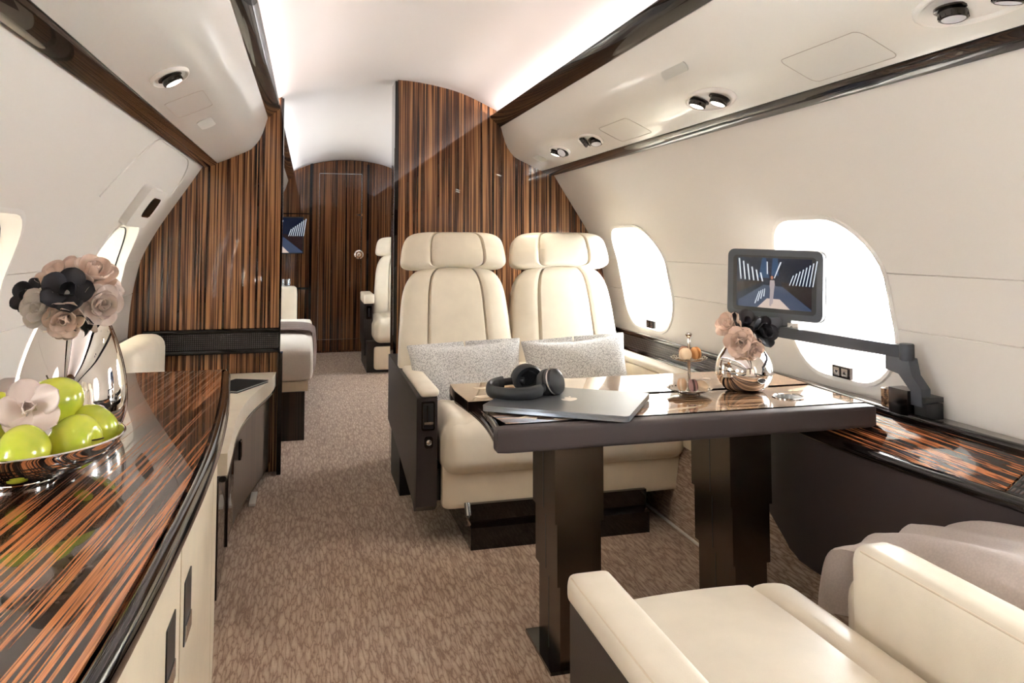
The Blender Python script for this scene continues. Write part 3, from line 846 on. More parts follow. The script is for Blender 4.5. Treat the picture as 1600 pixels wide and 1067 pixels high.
# scatter cushions
def cushion(name, label, cx, cy, cz, w, h, tilt, roll, mat, group=None, T=0.075):
    M_ = Matrix.Translation((cx, cy, cz)) @ Matrix.Rotation(roll, 4, 'Y') @ Matrix.Rotation(tilt, 4, 'X')
    ex = M_.to_3x3() @ Vector((1, 0, 0)); ez = M_.to_3x3() @ Vector((0, 0, 1)); en = M_.to_3x3() @ Vector((0, -1, 0))
    o = Vector((cx, cy, cz)) - ez * h / 2
    def f_(c_, u, v_, sd):
        w_ = 2 * v_ - 1
        # concave sides, pointed corners
        k = 1 - 0.08 * (1 - w_ ** 2) ; k2 = 1 - 0.16 * (1 - u ** 2)
        d = c_ - Vector((cx, cy, cz)); a = d.dot(ex); b_ = d.dot(ez); n_ = d.dot(en)
        n_ += 0.004 * sin(a * 31 + b_ * 17) * (1 - u * u) * (1 - w_ * w_)
        return Vector((cx, cy, cz)) + ex * a * k + ez * b_ * k2 + en * n_
    bm = B(); pad(bm, o, ex, ez, en, w / 2, h, T, T, (60, 60), 2.3, 2.3, nu=28, nv=22, fn=f_)
    return mk(name, bm, mat, label=label, cat='cushion', group=group)
cushion('throw_pillow', 'grey woven oblong pillow on the aisle seat', 0.262, 3.15, 0.52, 0.485, 0.30, radians(-15), radians(-2), PILLOW)
cushion('throw_pillow', 'grey woven oblong pillow on the window seat', 0.745, 3.15, 0.525, 0.475, 0.30, radians(-15), radians(-3), PILLOW)

# foreground double seat, facing away from the camera (+Y)
fg = thing('double_seat', 'cream leather double seat in the bottom right foreground seen from behind', 'seat', (0.55, 0.7, 0))
side_shell(fg, 0.030, 0.10, 1.19, 0.25, 0.525)
def seat_fold(u): return u
def armtop(co, p):
    return co
bm = B(); rbox(bm, (0.062, 0.735, 0.530), (0.038, 0.465, 0.024), 0.017, 12); mk('arm_pad', bm, CREAM, fg)
def fgc(x0, x1):
    def f_(co, p):
        z = co.z
        if p.z > 0:
            z += 0.016 * (1 - p.x ** 2) * (1 - max(0, p.y) ** 4)
            z -= 0.016 * exp(-((p.x - 0.55) / 0.035) ** 2) + 0.010 * exp(-((p.x + 0.8) / 0.05) ** 2)
        return (co.x, co.y + 0.015 * (1 - p.x ** 2) * (1 if p.y > 0 else 0), z)
    return f_
bm = B(); rbox(bm, (0.325, 0.86, 0.335), (0.222, 0.50, 0.095), 0.055, 44, fgc(0, 0)); mk('seat_cushion', bm, CREAM, fg)
bm = B(); rbox(bm, (0.845, 0.86, 0.335), (0.195, 0.50, 0.095), 0.055, 14, fgc(0, 0)); mk('seat_cushion', bm, CREAM, fg)
def armr(co, p):
    return (co.x, co.y, co.z)
bm = B(); rbox(bm, (0.598, 0.735, 0.405), (0.048, 0.465, 0.145), 0.03, 14, armr); mk('middle_armrest', bm, CREAM, fg)
bm = B(); tube(bm, [(0.5585, y, z) for y, z in [(0.3, 0.5415), (1.17, 0.5415)]], 0.0018, 6); mk('piping', bm, CREAM2, fg)
bm = B(); tube(bm, [(0.0290, y, z) for y, z in [(0.3, 0.549), (1.18, 0.549)]], 0.0015, 6); mk('piping', bm, CREAM2, fg)
for cx in (0.325, 0.862):
    ez = Vector((0, -0.2, 1)).normalized(); en = Vector((0, 1, 0.2)).normalized()
    bm = B(); pad(bm, (cx, 0.30, 0.42), (1, 0, 0), ez, en, lambda v_: 0.25 - 0.03 * v_, 0.52, 0.06, 0.07, (12, 6), 5, 7, ((-0.5, 0.03, 0.03), (0.5, 0.03, 0.03))); mk('backrest', bm, CREAM, fg)
    bm = B(); pad(bm, (cx, 0.24, 0.93), (1, 0, 0), ez, en, 0.22, 0.17, 0.05, 0.05, (5, 4), 4, 3.5, ((-0.5, 0.03, 0.02), (0.5, 0.03, 0.02))); mk('headrest', bm, CREAM, fg)
    bm = B(); pad(bm, (cx, 1.31, 0.12), (1, 0, 0), (0, 0, 1), (0, 1, 0), 0.21, 0.18, 0.02, 0.02, (14, 14), 10, 8, nu=14, nv=10); mk('leg_rest', bm, CREAM2, fg)
bm = B(); box(bm, 0.18, 0.95, 0.45, 1.30, 0.0, 0.12); mk('seat_base', bm, GLOSS, fg, bevel=0.01)
bm = B(); box(bm, 0.10, 0.98, 0.40, 1.28, 0.121, 0.245); mk('seat_pan', bm, BLACKM, fg)

# blanket over the window place of the foreground seat
bm = B(); NU, NV = 44, 60; gv = {}
prof = [(1.43, 0.27), (1.425, 0.36), (1.39, 0.437), (1.30, 0.468), (1.1, 0.482), (0.85, 0.492), (0.60, 0.505), (0.45, 0.56), (0.415, 0.72), (0.37, 0.90)]
profs = smooth_tab(prof, 6)
for i in range(NU + 1):
    for j in range(len(profs)):
        x = 0.660 + 0.385 * i / NU; y, z = profs[j]
        rip = 0.006 * sin(i * 0.55 + j * 0.12) + 0.004 * sin(i * 0.21 - j * 0.33 + 1)
        u = 2 * i / NU - 1
        gv[i, j] = bm.verts.new((x, y + (rip if j < 14 else 0), z + rip + (0.03 + 0.045 * max(0, min(1, (1.35 - y) / 0.3))) * (1 - abs(u) ** 5)))
for i in range(NU):
    for j in range(len(profs) - 1): bm.faces.new((gv[i, j], gv[i + 1, j], gv[i + 1, j + 1], gv[i, j + 1]))
r_ = bmesh.ops.solidify(bm, geom=bm.faces[:], thickness=0.012)
mk('blanket', bm, BLANKET, label='pale fluffy wool blanket draped over the right side of the foreground seat', cat='blanket', smooth=80)

# ---------------------------------------------------------------- conference table
ZT = 0.66
tb = thing('dining_table', 'glossy striped wood cabin table with dark leather edge on two bronze pedestals', 'table', (0.55, 1.98, 0))
# leather apron on the near edge
bm = B(); rbox(bm, (0.540, 1.722, 0.631), (0.504, 0.022, 0.0275), 0.007, 10); mk('leather_edge', bm, DARKP, tb)
bm = B(); rbox(bm, (0.545, 2.268, 0.634), (0.515, 0.012, 0.022), 0.006, 6); mk('leather_edge', bm, DARKL, tb)
# substructure
bm = B(); prism(bm, [(0.085, 1.745), (1.03, 1.745), (1.04, 2.255), (0.075, 2.255), (0.10, 2.0)], 2, 0.612, 0.634); mk('subframe', bm, GLOSS, tb, bevel=0.003)
# leaves
near = [(0.068, 1.744), (1.038, 1.744), (1.046, 1.985), (0.075, 1.985), (0.058, 1.95), (0.054, 1.85)]
bm = B(); prism(bm, near, 2, 0.637, ZT); leaf1 = mk('table_leaf', bm, WOODT, tb, bevel=0.003)
far = [(0.030, 1.995), (1.050, 1.995), (1.065, 2.255), (0.028, 2.255), (0.022, 2.15)]
bm = B(); prism(bm, far, 2, 0.637, ZT + 0.003); leaf2 = mk('table_leaf', bm, WOODT, tb, bevel=0.003)
for lf in (leaf1, leaf2):
    lf.data.materials.append(GLOSS)
    for pg in lf.data.polygons:
        if abs(pg.normal.z) < 0.4: pg.material_index = 1
# glossy slide rail on the aisle end, bowed
bm = B(); tube(bm, [(0.050 + 0.018 * sin(pi * i / 10), 1.738 + i * 0.052, 0.617) for i in range(11)], 0.010, 10, ry=0.014); mk('slide_rail', bm, GLOSS, tb)
bm = B(); tube(bm, [(0.048 + 0.016 * sin(pi * i / 10), 1.738 + i * 0.052, 0.646) for i in range(5)], 0.006, 10, ry=0.012); mk('slide_rail', bm, GLOSS, tb)
# inlays (diamond slivers) flush in the veneer
def inlay(pts, leaf, z): 
    bm = B(); prism(bm, pts, 2, z - 0.001, z + 0.0004); mk('inlay', bm, INLAY, leaf)
inlay([(0.115, 1.80), (0.135, 1.815), (0.155, 1.785), (0.148, 1.772)], leaf1, ZT)
inlay([(0.19, 1.765), (0.255, 1.775), (0.28, 1.765), (0.21, 1.752)], leaf1, ZT)
inlay([(0.45, 1.785), (0.60, 1.81), (0.57, 1.79), (0.47, 1.770)], leaf1, ZT)
inlay([(0.93, 1.93), (1.02, 1.965), (1.035, 1.94), (0.95, 1.915)], leaf1, ZT)
inlay([(0.06, 2.06), (0.20, 2.10), (0.16, 2.05), (0.07, 2.03)], leaf2, ZT + 0.003)
inlay([(0.08, 2.18), (0.24, 2.21), (0.20, 2.17), (0.10, 2.15)], leaf2, ZT + 0.003)
# cup holders
for (cx, cy) in ((0.222, 1.835), (0.885, 1.848)):
    bm = B(); lathe(bm, [(0.043, 0.0005), (0.043, 0.0025), (0.040, 0.003), (0.038, 0.0018), (0.037, 0.0006)], (cx, cy, ZT), 40); ch = mk('cup_holder', bm, CHROME, tb)
    bm = B(); lathe(bm, [(0.0375, 0.0006), (0.030, 0.0009), (0, 0.001)], (cx, cy, ZT), 40); mk('cup_well', bm, BLACK, ch)
bm = B(); lathe(bm, [(0, 0.0045), (0.011, 0.0045), (0.013, 0.003)], (0.80, 2.14, ZT), 24); mk('latch_button', bm, CHROME, tb)
# telescopic pedestals
def pedestal(x0, x1, y0, y1, parent_label=None):
    secs = [(0.0, 0.205, 0.014), (0.205, 0.362, 0.006), (0.362, 0.611, 0.0)]
    p0 = None
    for (za, zb, ins) in secs:
        bm = B(); box(bm, x0 + ins, x1 - ins * 1.2, y0 + ins * 0.3, y1 - ins, za if za else 0.008, zb)
        c_ = mk('pedestal_section', bm, BRONZE, tb, bevel=0.0015)
        bm = B(); box(bm, x0 + ins - 0.0006, x0 + ins + 0.001, (y0 + y1) / 2 - 0.001, (y0 + y1) / 2 + 0.001, za + 0.01, zb - 0.002); mk('joint_line', bm, BLACK, c_)
    bm = B(); box(bm, x0 - 0.018, x1 + 0.0, y0 - 0.015, y1 + 0.012, 0.0, 0.009); mk('base_plate', bm, GLOSS, tb, bevel=0.002)
pedestal(0.236, 0.368, 1.90, 2.10)
pedestal(0.735, 0.862, 1.90, 2.12)

# laptop
LA = Vector((0.340, 1.668, 0)); LB = Vector((0.490, 1.915, 0))
ey = Matrix.Rotation(radians(-3), 3, 'Z') @ (LB - LA); Lw = 0.295; ey.normalize(); exl = Vector((-ey.y, ey.x, 0))
Ml = Matrix.Translation((LA.x, LA.y, ZT + 0.0032)) @ Matrix((exl, ey, (0, 0, 1))).transposed().to_4x4()
lap = thing('laptop', 'closed dark grey laptop lying askew on the table', 'laptop', mat=Ml)
LL = 0.365
def lap_slab(z0, z1, mat, nm):
    bm = B(); prism(bm, rrect(0, LL, 0, Lw, 0.012, 5), 2, z0, z1)
    for v_ in bm.verts: v_.co = Ml @ v_.co
    return mk(nm, bm, mat, lap, bevel=0.0012)
base_l = lap_slab(0.001, 0.0085, LAPTOP, 'laptop_base')
lid = lap_slab(0.0092, 0.0145, LAPTOP, 'laptop_lid')
for (a, b_) in ((0.03, 0.03), (LL - 0.03, 0.03), (0.03, Lw - 0.03), (LL - 0.03, Lw - 0.03)):
    bm = B(); lathe(bm, [(0, 0), (0.008, 0), (0.008, 0.0012), (0, 0.0012)], (a, b_, 0), 12, M=Ml); mk('rubber_foot', bm, BLACKM, base_l)
# fruit emblem on the lid: bitten body and leaf
def fruit_outline():
    raw = [(0, 0.62), (0.18, 0.74), (0.42, 0.74), (0.66, 0.58), (0.52, 0.42), (0.46, 0.2), (0.52, -0.05), (0.72, -0.2), (0.6, -0.52), (0.4, -0.8), (0.2, -0.84), (0, -0.76), (-0.2, -0.84), (-0.4, -0.8), (-0.62, -0.45), (-0.74, 0.0), (-0.68, 0.42), (-0.46, 0.7), (-0.2, 0.72)]
    out = []
    n = len(raw)
    for i in range(n):
        p0, p1, p2, p3 = raw[i - 1], raw[i], raw[(i + 1) % n], raw[(i + 2) % n]
        for k in range(4):
            t = k / 4
            out.append(tuple(0.5 * ((2 * p1[d]) + (-p0[d] + p2[d]) * t + (2 * p0[d] - 5 * p1[d] + 4 * p2[d] - p3[d]) * t * t + (-p0[d] + 3 * p1[d] - 3 * p2[d] + p3[d]) * t ** 3) for d in (0, 1)))
    return out
bm = B(); S_ = 0.027
prism(bm, [(LL / 2 + x * S_, Lw / 2 + y * S_) for x, y in fruit_outline()], 2, 0.0143, 0.0148)
prism(bm, [(LL / 2 + x * S_, Lw / 2 + y * S_) for x, y in ((0.02, 0.78), (0.06, 1.0), (0.2, 1.18), (0.34, 1.22), (0.32, 1.02), (0.2, 0.86))], 2, 0.0143, 0.0148)
for v_ in bm.verts: v_.co = Ml @ v_.co
mk('lid_emblem', bm, LOGO, lap, smooth=0)

# headphones lying on the table and laptop
hp = thing('headphones', 'black over-ear headphones lying on the laptop and table corner', 'headphones', (0.20, 2.0, ZT))
ctr = Vector((0.158, 1.985, ZT + 0.030)); band = []
tcl = Vector((0.10, -0.11, 0)).normalized()
dirc = Vector((0.9, 0.43, 0)).normalized(); perp = Vector((-dirc.y, dirc.x, 0))
for i in range(33):
    a = radians(-150) + radians(300) * i / 32
    p_ = ctr + (-dirc) * (0.070 * cos(a)) + perp * (0.078 * sin(a))
    band.append(p_ + Vector((0, 0, 0.006 * (1 - cos(a)))))
bm = B(); tube(bm, band[5:28], 0.009, 14, ry=0.017); mk('headband', bm, BLACKM, hp)
bm = B(); tube(bm, band[7:26], lambda t: 0.006 + 0.004 * sin(pi * t), 12, ry=0.013)
for v_ in bm.verts: v_.co = ctr + (v_.co - ctr) * 0.93
mk('headband_padding', bm, BLACK, hp)
for sd, rngs in ((0, band[0:7]), (1, band[26:33])):
    bm = B(); tube(bm, rngs, 0.006, 10, ry=0.010); mk('yoke', bm, BLACK, hp)
for sd in (-1, 1):
    c0 = ctr + dirc * 0.078 + perp * (0.050 * sd) + Vector((0, 0, 0.016))
    ax = (perp * sd * 0.92 + dirc * 0.30 + Vector((0, 0, 0.35 if sd < 0 else 0.1))).normalized()
    Q = Matrix.Translation(c0) @ ax.to_track_quat('Z', 'Y').to_matrix().to_4x4()
    bm = B(); lathe(bm, [(0, -0.006), (0.022, -0.006), (0.026, -0.020), (0.036, -0.022), (0.041, -0.012), (0.040, -0.002), (0.034, 0.0)], M=Q, seg=36, sx=1.08, sy=0.95); cup = mk('ear_cushion', bm, BLACKM, hp)
    bm = B(); lathe(bm, [(0.034, 0.0), (0.039, 0.001), (0.040, 0.010), (0.036, 0.020), (0.024, 0.026), (0, 0.028)], M=Q, seg=36, sx=1.05, sy=0.92); mk('ear_cup', bm, BLACK, hp)
    bm = B(); lathe(bm, [(0.0395, 0.0095), (0.0408, 0.011), (0.0388, 0.0135)], M=Q, seg=36, sx=1.05, sy=0.92); mk('accent_ring', bm, STEEL, cup)

# tiered cake stand with macarons
cx, cy = 0.645, 1.955
st = thing('cake_stand', 'small two-tier silver cake stand on the table', 'cake stand', (cx, cy, ZT))
def scallop_plate(r, z, nm):
    bm = B(); seg = 64; rings = []
    for (f_, dz) in ((0.05, 0.0), (0.55, 0.0), (0.8, 0.0025), (1.0, 0.008), (1.0, 0.0095), (0.78, 0.0045), (0.5, 0.002), (0.05, 0.002)):
        ring = []
        for k in range(seg):
            a = 2 * pi * k / seg; rr = r * f_ * (1 + (0.025 * cos(12 * a) if f_ > 0.95 else 0))
            ring.append(bm.verts.new((cx + rr * cos(a), cy + rr * sin(a), z + dz + (0.0012 * cos(12 * a) if f_ > 0.95 else 0))))
        rings.append(ring)
    for R1, R2 in zip(rings, rings[1:]):
        for k in range(seg): bm.faces.new((R1[k], R1[(k + 1) % seg], R2[(k + 1) % seg], R2[k]))
    bm.faces.new(rings[0]); bm.faces.new(rings[-1])
    pl = mk(nm, bm, SILVER, st)
    bm = B()
    for k in range(24):
        a = 2 * pi * k / 24
        lathe(bm, [(0, 0.0), (0.0028, 0.001), (0, 0.002)], (cx + r * 0.9 * cos(a), cy + r * 0.9 * sin(a), z + 0.0065), 8)
    mk('beading', bm, GUN, pl)
scallop_plate(0.062, ZT + 0.008, 'lower_plate'); scallop_plate(0.050, ZT + 0.092, 'upper_plate')
bm = B(); lathe(bm, [(0, 0), (0.03, 0), (0.028, 0.004), (0.008, 0.010), (0, 0.010)], (cx, cy, ZT), 32); mk('foot', bm, SILVER, st)
bm = B(); lathe(bm, [(0, 0.01), (0.0042, 0.01), (0.0036, 0.05), (0.0045, 0.088), (0.0065, 0.094), (0.0042, 0.10), (0.0035, 0.13), (0.0045, 0.150), (0.0035, 0.154), (0.0085, 0.160), (0.0095, 0.164), (0.006, 0.168), (0, 0.169)], (cx, cy, ZT), 20); mk('stem', bm, SILVER, st)

def macaron(label, c, axis, shell, fill, r=0.0175):
    Q = Matrix.Translation(c) @ Vector(axis).normalized().to_track_quat('Z', 'Y').to_matrix().to_4x4()
    t = thing('macaron', label, 'macaron', mat=Q, group='macarons on the cake stand')
    for sd in (1, -1):
        bm = B(); lathe(bm, [(0, 0.012 * sd), (r * 0.6, 0.0112 * sd), (r * 0.9, 0.0078 * sd), (r, 0.0048 * sd), (r * 0.98, 0.003 * sd), (0, 0.003 * sd)], M=Q, seg=28); mk('shell', bm, shell, t)
    bm = B(); lathe(bm, [(0, 0.003), (r * 0.93, 0.003), (r * 0.96, 0), (r * 0.93, -0.003), (0, -0.003)], M=Q, seg=28); mk('filling', bm, fill, t)
zl, zu = ZT + 0.0115, ZT + 0.0955
macaron('beige macaron standing on edge at the left of the lower tier', (cx - 0.028, cy - 0.012, zl + 0.0175), (0.75, -0.6, 0.1), MAC_BEIGE, FILL_CREAM)
macaron('mauve macaron with dark filling in the middle of the lower tier', (cx - 0.004, cy - 0.030, zl + 0.0175), (0.9, -0.25, 0.1), MAC_MAUVE, FILL_DARK, 0.0172)
macaron('pale macaron lying tilted at the right of the lower tier', (cx + 0.028, cy - 0.018, zl + 0.0125), (0.15, -0.35, 0.9), MAC_PALE, FILL_CREAM, 0.0182)
macaron('pale macaron facing out at the left of the upper tier', (cx - 0.022, cy - 0.022, zu + 0.0172), (0.15, -1, 0.12), MAC_PALE, FILL_CREAM, 0.0175)
macaron('hazel brown macaron behind the stem on the upper tier', (cx - 0.008, cy + 0.008, zu + 0.0172), (0.8, 0.4, 0.0), MAC_BROWN, FILL_DARK, 0.0172)
macaron('caramel macaron on edge at the right of the upper tier', (cx + 0.016, cy - 0.010, zu + 0.0172), (0.95, 0.1, 0.1), MAC_TAN, FILL_CARAMEL, 0.0175)

# ---------------------------------------------------------------- leather flowers
_pet = {}
def petal_mesh(L, Wd, cup, mat):
    key = (round(L, 4), round(Wd, 4), cup, mat.name)
    if key in _pet: return _pet[key]
    bm = B(); nu, nv = 8, 8; g = {}; h = {}
    for j in range(nv + 1):
        v_ = j / nv; v_ = sin(pi / 2 * v_); wv = Wd / 2 * ((0.34 + 0.66 * sin(pi / 2 * v_ / 0.56)) if v_ < 0.56 else max(0.04, sqrt(max(0, 1 - ((v_ - 0.56) / 0.44) ** 2))))
        for i in range(nu + 1):
            u = 2 * i / nu - 1
            x = L * (v_ - 0.03 * u * u * v_); y = u * wv
            z = cup * (y * y) / Wd + cup * 0.55 * L * v_ * v_ + 0.04 * L * sin(3 * u + 5 * v_)
            g[i, j] = bm.verts.new((x, y, z)); h[i, j] = bm.verts.new((x, y, z - 0.0009))
    for i in range(nu):
        for j in range(nv):
            bm.faces.new((g[i, j], g[i + 1, j], g[i + 1, j + 1], g[i, j + 1])); bm.faces.new((h[i, j], h[i, j + 1], h[i + 1, j + 1], h[i + 1, j]))
    for j in range(nv):
        bm.faces.new((g[0, j], g[0, j + 1], h[0, j + 1], h[0, j])); bm.faces.new((g[nu, j], h[nu, j], h[nu, j + 1], g[nu, j + 1]))
    for i in range(nu):
        bm.faces.new((g[i, nv], g[i + 1, nv], h[i + 1, nv], h[i, nv]))
    me = bpy.data.meshes.new('petal'); bm.to_mesh(me); bm.free(); me.materials.append(mat); me.shade_smooth()
    _pet[key] = me; return me

def flower(label, c, nrm, R, mat, spec=((5, 1.0, 12, 0.45), (4, 0.72, 38, 0.7), (3, 0.45, 62, 0.9)), group=None, heart=None, spin=0.0, hmat=None, stem=None):
    Q = Matrix.Translation(c) @ Vector(nrm).normalized().to_track_quat('Z', 'Y').to_matrix().to_4x4()
    t = thing('leather_flower', label, 'flower', mat=Q, group=group)
    k0 = 0
    for (n, f_, tilt, cup) in spec:
        for k in range(n):
            me = petal_mesh(R * f_, R * f_ * 0.98, cup, mat)
            o = bpy.data.objects.new('petal', me); COL.objects.link(o); o.parent = t
            a = spin + 2 * pi * k / n + k0 * 0.5 + random.uniform(-0.12, 0.12)
            o.matrix_basis = Matrix.Rotation(a, 4, 'Z') @ Matrix.Rotation(-radians(tilt + random.uniform(-7, 7)), 4, 'Y') @ Matrix.Translation((R * 0.04, 0, k0 * 0.0015))
        k0 += 1
    bm = B(); lathe(bm, [(0, 0.0), (R * 0.12, 0.002), (R * 0.10, R * 0.15), (0, R * 0.2)], M=Q, seg=14); mk('flower_heart', bm, hmat or mat, t)
    if stem:
        bm = B(); p1 = Vector(c); p2 = Vector(stem); tube(bm, [p1, p1.lerp(p2, 0.5) + Vector((0, 0, -0.01)), p2], 0.0022, 8); mk('flower_stem', bm, GREEN, t)
    return t

# big chrome vase
VX, VY, VZ = -0.800, 1.60, 0.7205
bm = B()
pv = smooth_tab([(0.060, 0.0), (0.082, 0.012), (0.092, 0.04), (0.0935, 0.075), (0.088, 0.12), (0.078, 0.16), (0.064, 0.20), (0.052, 0.225)], 5)
inner = [(r * 0.97 - 0.001, max(z, 0.006)) for r, z in reversed(pv)]
lathe(bm, [(0, 0.0)] + pv + [(0.050, 0.2262)] + inner + [(0, 0.006)], (VX, VY, VZ), 72)
mk('vase', bm, CHROME, label='large mirror-polished egg-shaped vase on the left worktop', cat='vase', smooth=60)
SPEC2 = ((6, 1.0, 4, 0.5), (6, 0.86, 26, 0.7), (5, 0.66, 46, 0.9), (3, 0.42, 66, 1.0))
# flowers: position relative to the vase mouth
zt_ = VZ + 0.226
gB = 'leather flowers in the large vase'
st0 = (VX, VY, VZ + 0.12)
flower('large black leather flower at the front of the tall bouquet', (VX + 0.006 - 0.0017, VY - 0.0630, zt_ + 0.0410), (0.20, -1.0, 0.50), 0.0458, PET_BLACK, ((5, 1.0, 14, 0.4), (3, 0.6, 45, 0.7)), gB, hmat=PET_WHITE, stem=st0)
flower('beige leather rose on top right of the tall bouquet', (VX + 0.0258, VY - 0.0090, zt_ + 0.0640), (0.45, -0.5, 0.8), 0.0493, PET_BEIGE, SPEC2, gB, stem=st0)
flower('pearl leather rose on top left of the tall bouquet', (VX + 0.006 - 0.0258, VY + 0.0000, zt_ + 0.0640), (-0.3, -0.6, 0.8), 0.0440, PET_BEIGE, ((5, 1.0, 14, 0.5), (4, 0.7, 35, 0.6)), gB, stem=st0)
flower('beige leather rose at the lower right of the tall bouquet', (VX + 0.0499, VY - 0.0405, zt_ + 0.0180), (0.65, -0.9, 0.1), 0.0405, PET_TAUPE, SPEC2, gB, stem=st0)
flower('pearl leather rose at the lower left of the tall bouquet', (VX + 0.006 - 0.0387, VY - 0.0495, zt_ + 0.0164), (-0.35, -1, 0.0), 0.0405, PET_WHITE, SPEC2, gB, stem=st0)
flower('black leather flower at the far left of the tall bouquet', (VX + 0.006 - 0.0705, VY - 0.0180, zt_ + 0.0328), (-0.5, -0.9, 0.35), 0.0352, PET_BLACK, ((5, 1.0, 15, 0.4), (3, 0.6, 45, 0.7)), gB, stem=st0)
flower('beige leather rose low in the middle of the tall bouquet', (VX + 0.0043, VY - 0.0675, zt_ - 0.0016), (0.1, -1.0, -0.15), 0.0352, PET_BEIGE, SPEC2, gB, stem=st0)
flower('dark leather blossom hanging over the rim of the large vase', (VX + 0.0189, VY - 0.0558, zt_ - 0.0098), (0.25, -1.0, -0.5), 0.0299, PET_BLACK, ((5, 1.0, 20, 0.4), (3, 0.6, 45, 0.7)), gB, stem=st0)
flower('pearl leather rose on the wall side of the tall bouquet', (VX + 0.006 - 0.0430, VY + 0.0360, zt_ + 0.0369), (-0.7, 0.3, 0.6), 0.0396, PET_WHITE, SPEC2, gB, stem=st0)
flower('taupe leather rose on the window side of the tall bouquet', (VX + 0.0387, VY + 0.0405, zt_ + 0.0328), (0.7, 0.5, 0.5), 0.0396, PET_TAUPE, SPEC2, gB, stem=st0)

# fruit bowl
BX, BY, BZ = -0.800, 1.345, 0.7205
bm = B()
ob = smooth_tab([(0.050, 0.004), (0.085, 0.013), (0.120, 0.032), (0.143, 0.058)], 5)
lathe(bm, [(0, 0.006)] + ob + [(0.1445, 0.0595), (0.142, 0.0595)] + [(r - 0.002, z + 0.003) for r, z in reversed(ob)] + [(0, 0.009)], (BX, BY, BZ), 72)
bowl = thing('fruit_bowl', 'shallow polished silver bowl of green apples on the left worktop', 'bowl', (BX, BY, BZ))
mk('bowl_body', bm, CHROME, bowl, smooth=60)
bm = B(); lathe(bm, [(0.046, 0.0), (0.052, 0.0), (0.050, 0.006), (0.046, 0.006)], (BX, BY, BZ), 48); mk('foot_ring', bm, CHROME, bowl)
bm = B()
for k in range(9):
    rr, zz = ob[4 + k]
    tube(bm, [(BX + (rr + 0.0002) * cos(2 * pi * i / 60), BY + (rr + 0.0002) * sin(2 * pi * i / 60), BZ + zz) for i in range(60)], 0.0007, 5, closed=True)
mk('engraved_lines', bm, GUN, bowl)

def apple(label, c, R, axis):
    Q = Matrix.Translation(c) @ Vector(axis).normalized().to_track_quat('Z', 'Y').to_matrix().to_4x4()
    t = thing('apple', label, 'apple', mat=Q, group='green apples in the silver bowl')
    pf = []
    for i in range(25):
        a = pi * i / 24
        r = R * sin(a) * (1 + 0.10 * cos(a)) * 1.02
        z = R * (0.92 * cos(a))
        if i < 5: z -= R * 0.26 * (1 - i / 5) ** 2
        if i > 20: z += R * 0.14 * ((i - 20) / 4) ** 2
        pf.append((max(r, 0) if 0 < i < 24 else 0, z))
    bm = B(); lathe(bm, pf, M=Q, seg=36); mk('apple_body', bm, APPLE, t, smooth=80)
    bm = B(); tube(bm, [Q @ Vector((0, 0, R * 0.62)), Q @ Vector((0.001, 0, R * 0.85)), Q @ Vector((0.004, 0.001, R * 1.08))], 0.0012, 7); mk('apple_stem', bm, STEM, t)
apple('green apple at the left of the bowl, partly outside the frame', (-0.855, 1.370, 0.808), 0.042, (-0.4, -0.2, 1))
apple('topmost green apple right behind the leather flower', (-0.772, 1.395, 0.822), 0.0435, (-0.3, 0.4, 1))
apple('green apple in front of the bowl rim below the leather flower', (-0.772, 1.262, 0.776), 0.040, (-0.9, -0.1, 0.25))
apple('green apple lying with its stem to the right', (-0.720, 1.318, 0.776), 0.040, (0.95, -0.25, 0.1))
apple('farthest green apple near the right rim of the bowl', (-0.716, 1.400, 0.777), 0.039, (0.5, 0.5, 0.6))
apple('green apple low at the left front of the bowl', (-0.860, 1.285, 0.776), 0.040, (0.1, 0.2, 1))
flower('single taupe leather flower lying on the apples', (-0.778, 1.300, 0.830), (0.28, -0.9, 0.42), 0.047, PET_TAUPE, ((5, 1.0, 14, 0.35), (3, 0.5, 55, 0.8)), None, spin=0.6)

# small chrome vase on the table with bouquet
SX, SY, SZ = 0.822, 1.965, ZT + 0.0005
bm = B()
pv = smooth_tab([(0.038, 0.0), (0.060, 0.010), (0.076, 0.035), (0.079, 0.062), (0.072, 0.090), (0.058, 0.112), (0.048, 0.128)], 5)
lathe(bm, [(0, 0.0)] + pv + [(0.046, 0.129)] + [(r * 0.96 - 0.001, max(z, 0.006)) for r, z in reversed(pv)] + [(0, 0.006)], (SX, SY, SZ), 64)
mk('vase', bm, CHROME, label='small round mirror-polished vase on the cabin table', cat='vase', smooth=60)
gS = 'leather flowers in the small vase'; z2 = SZ + 0.135; st1 = (SX, SY, SZ + 0.06)
flower('black leather rose at the right front of the small bouquet', (SX + 0.028, SY - 0.040, z2 + 0.030), (0.1, -1, 0.3), 0.048, PET_BLACK, ((5, 1.0, 14, 0.5), (4, 0.75, 40, 0.7), (3, 0.45, 62, 0.9)), gS, stem=st1)
flower('black leather flower at the top of the small bouquet', (SX - 0.008, SY - 0.020, z2 + 0.050), (-0.1, -0.7, 0.7), 0.045, PET_BLACK, ((5, 1.0, 12, 0.4), (3, 0.6, 45, 0.7)), gS, stem=st1)
flower('beige leather rose at the left front of the small bouquet', (SX - 0.040, SY - 0.045, z2 + 0.008), (-0.5, -1, 0.05), 0.045, PET_BEIGE, SPEC2, gS, stem=st1)
flower('beige leather rose at the upper left of the small bouquet', (SX - 0.042, SY - 0.0, z2 + 0.045), (-0.8, -0.4, 0.6), 0.042, PET_BEIGE, SPEC2, gS, stem=st1)
flower('pale leather rose at the back right of the small bouquet', (SX + 0.040, SY + 0.01, z2 + 0.030), (0.8, 0.1, 0.5), 0.042, PET_WHITE, ((5, 1.0, 10, 0.5), (4, 0.7, 35, 0.6)), gS, stem=st1)
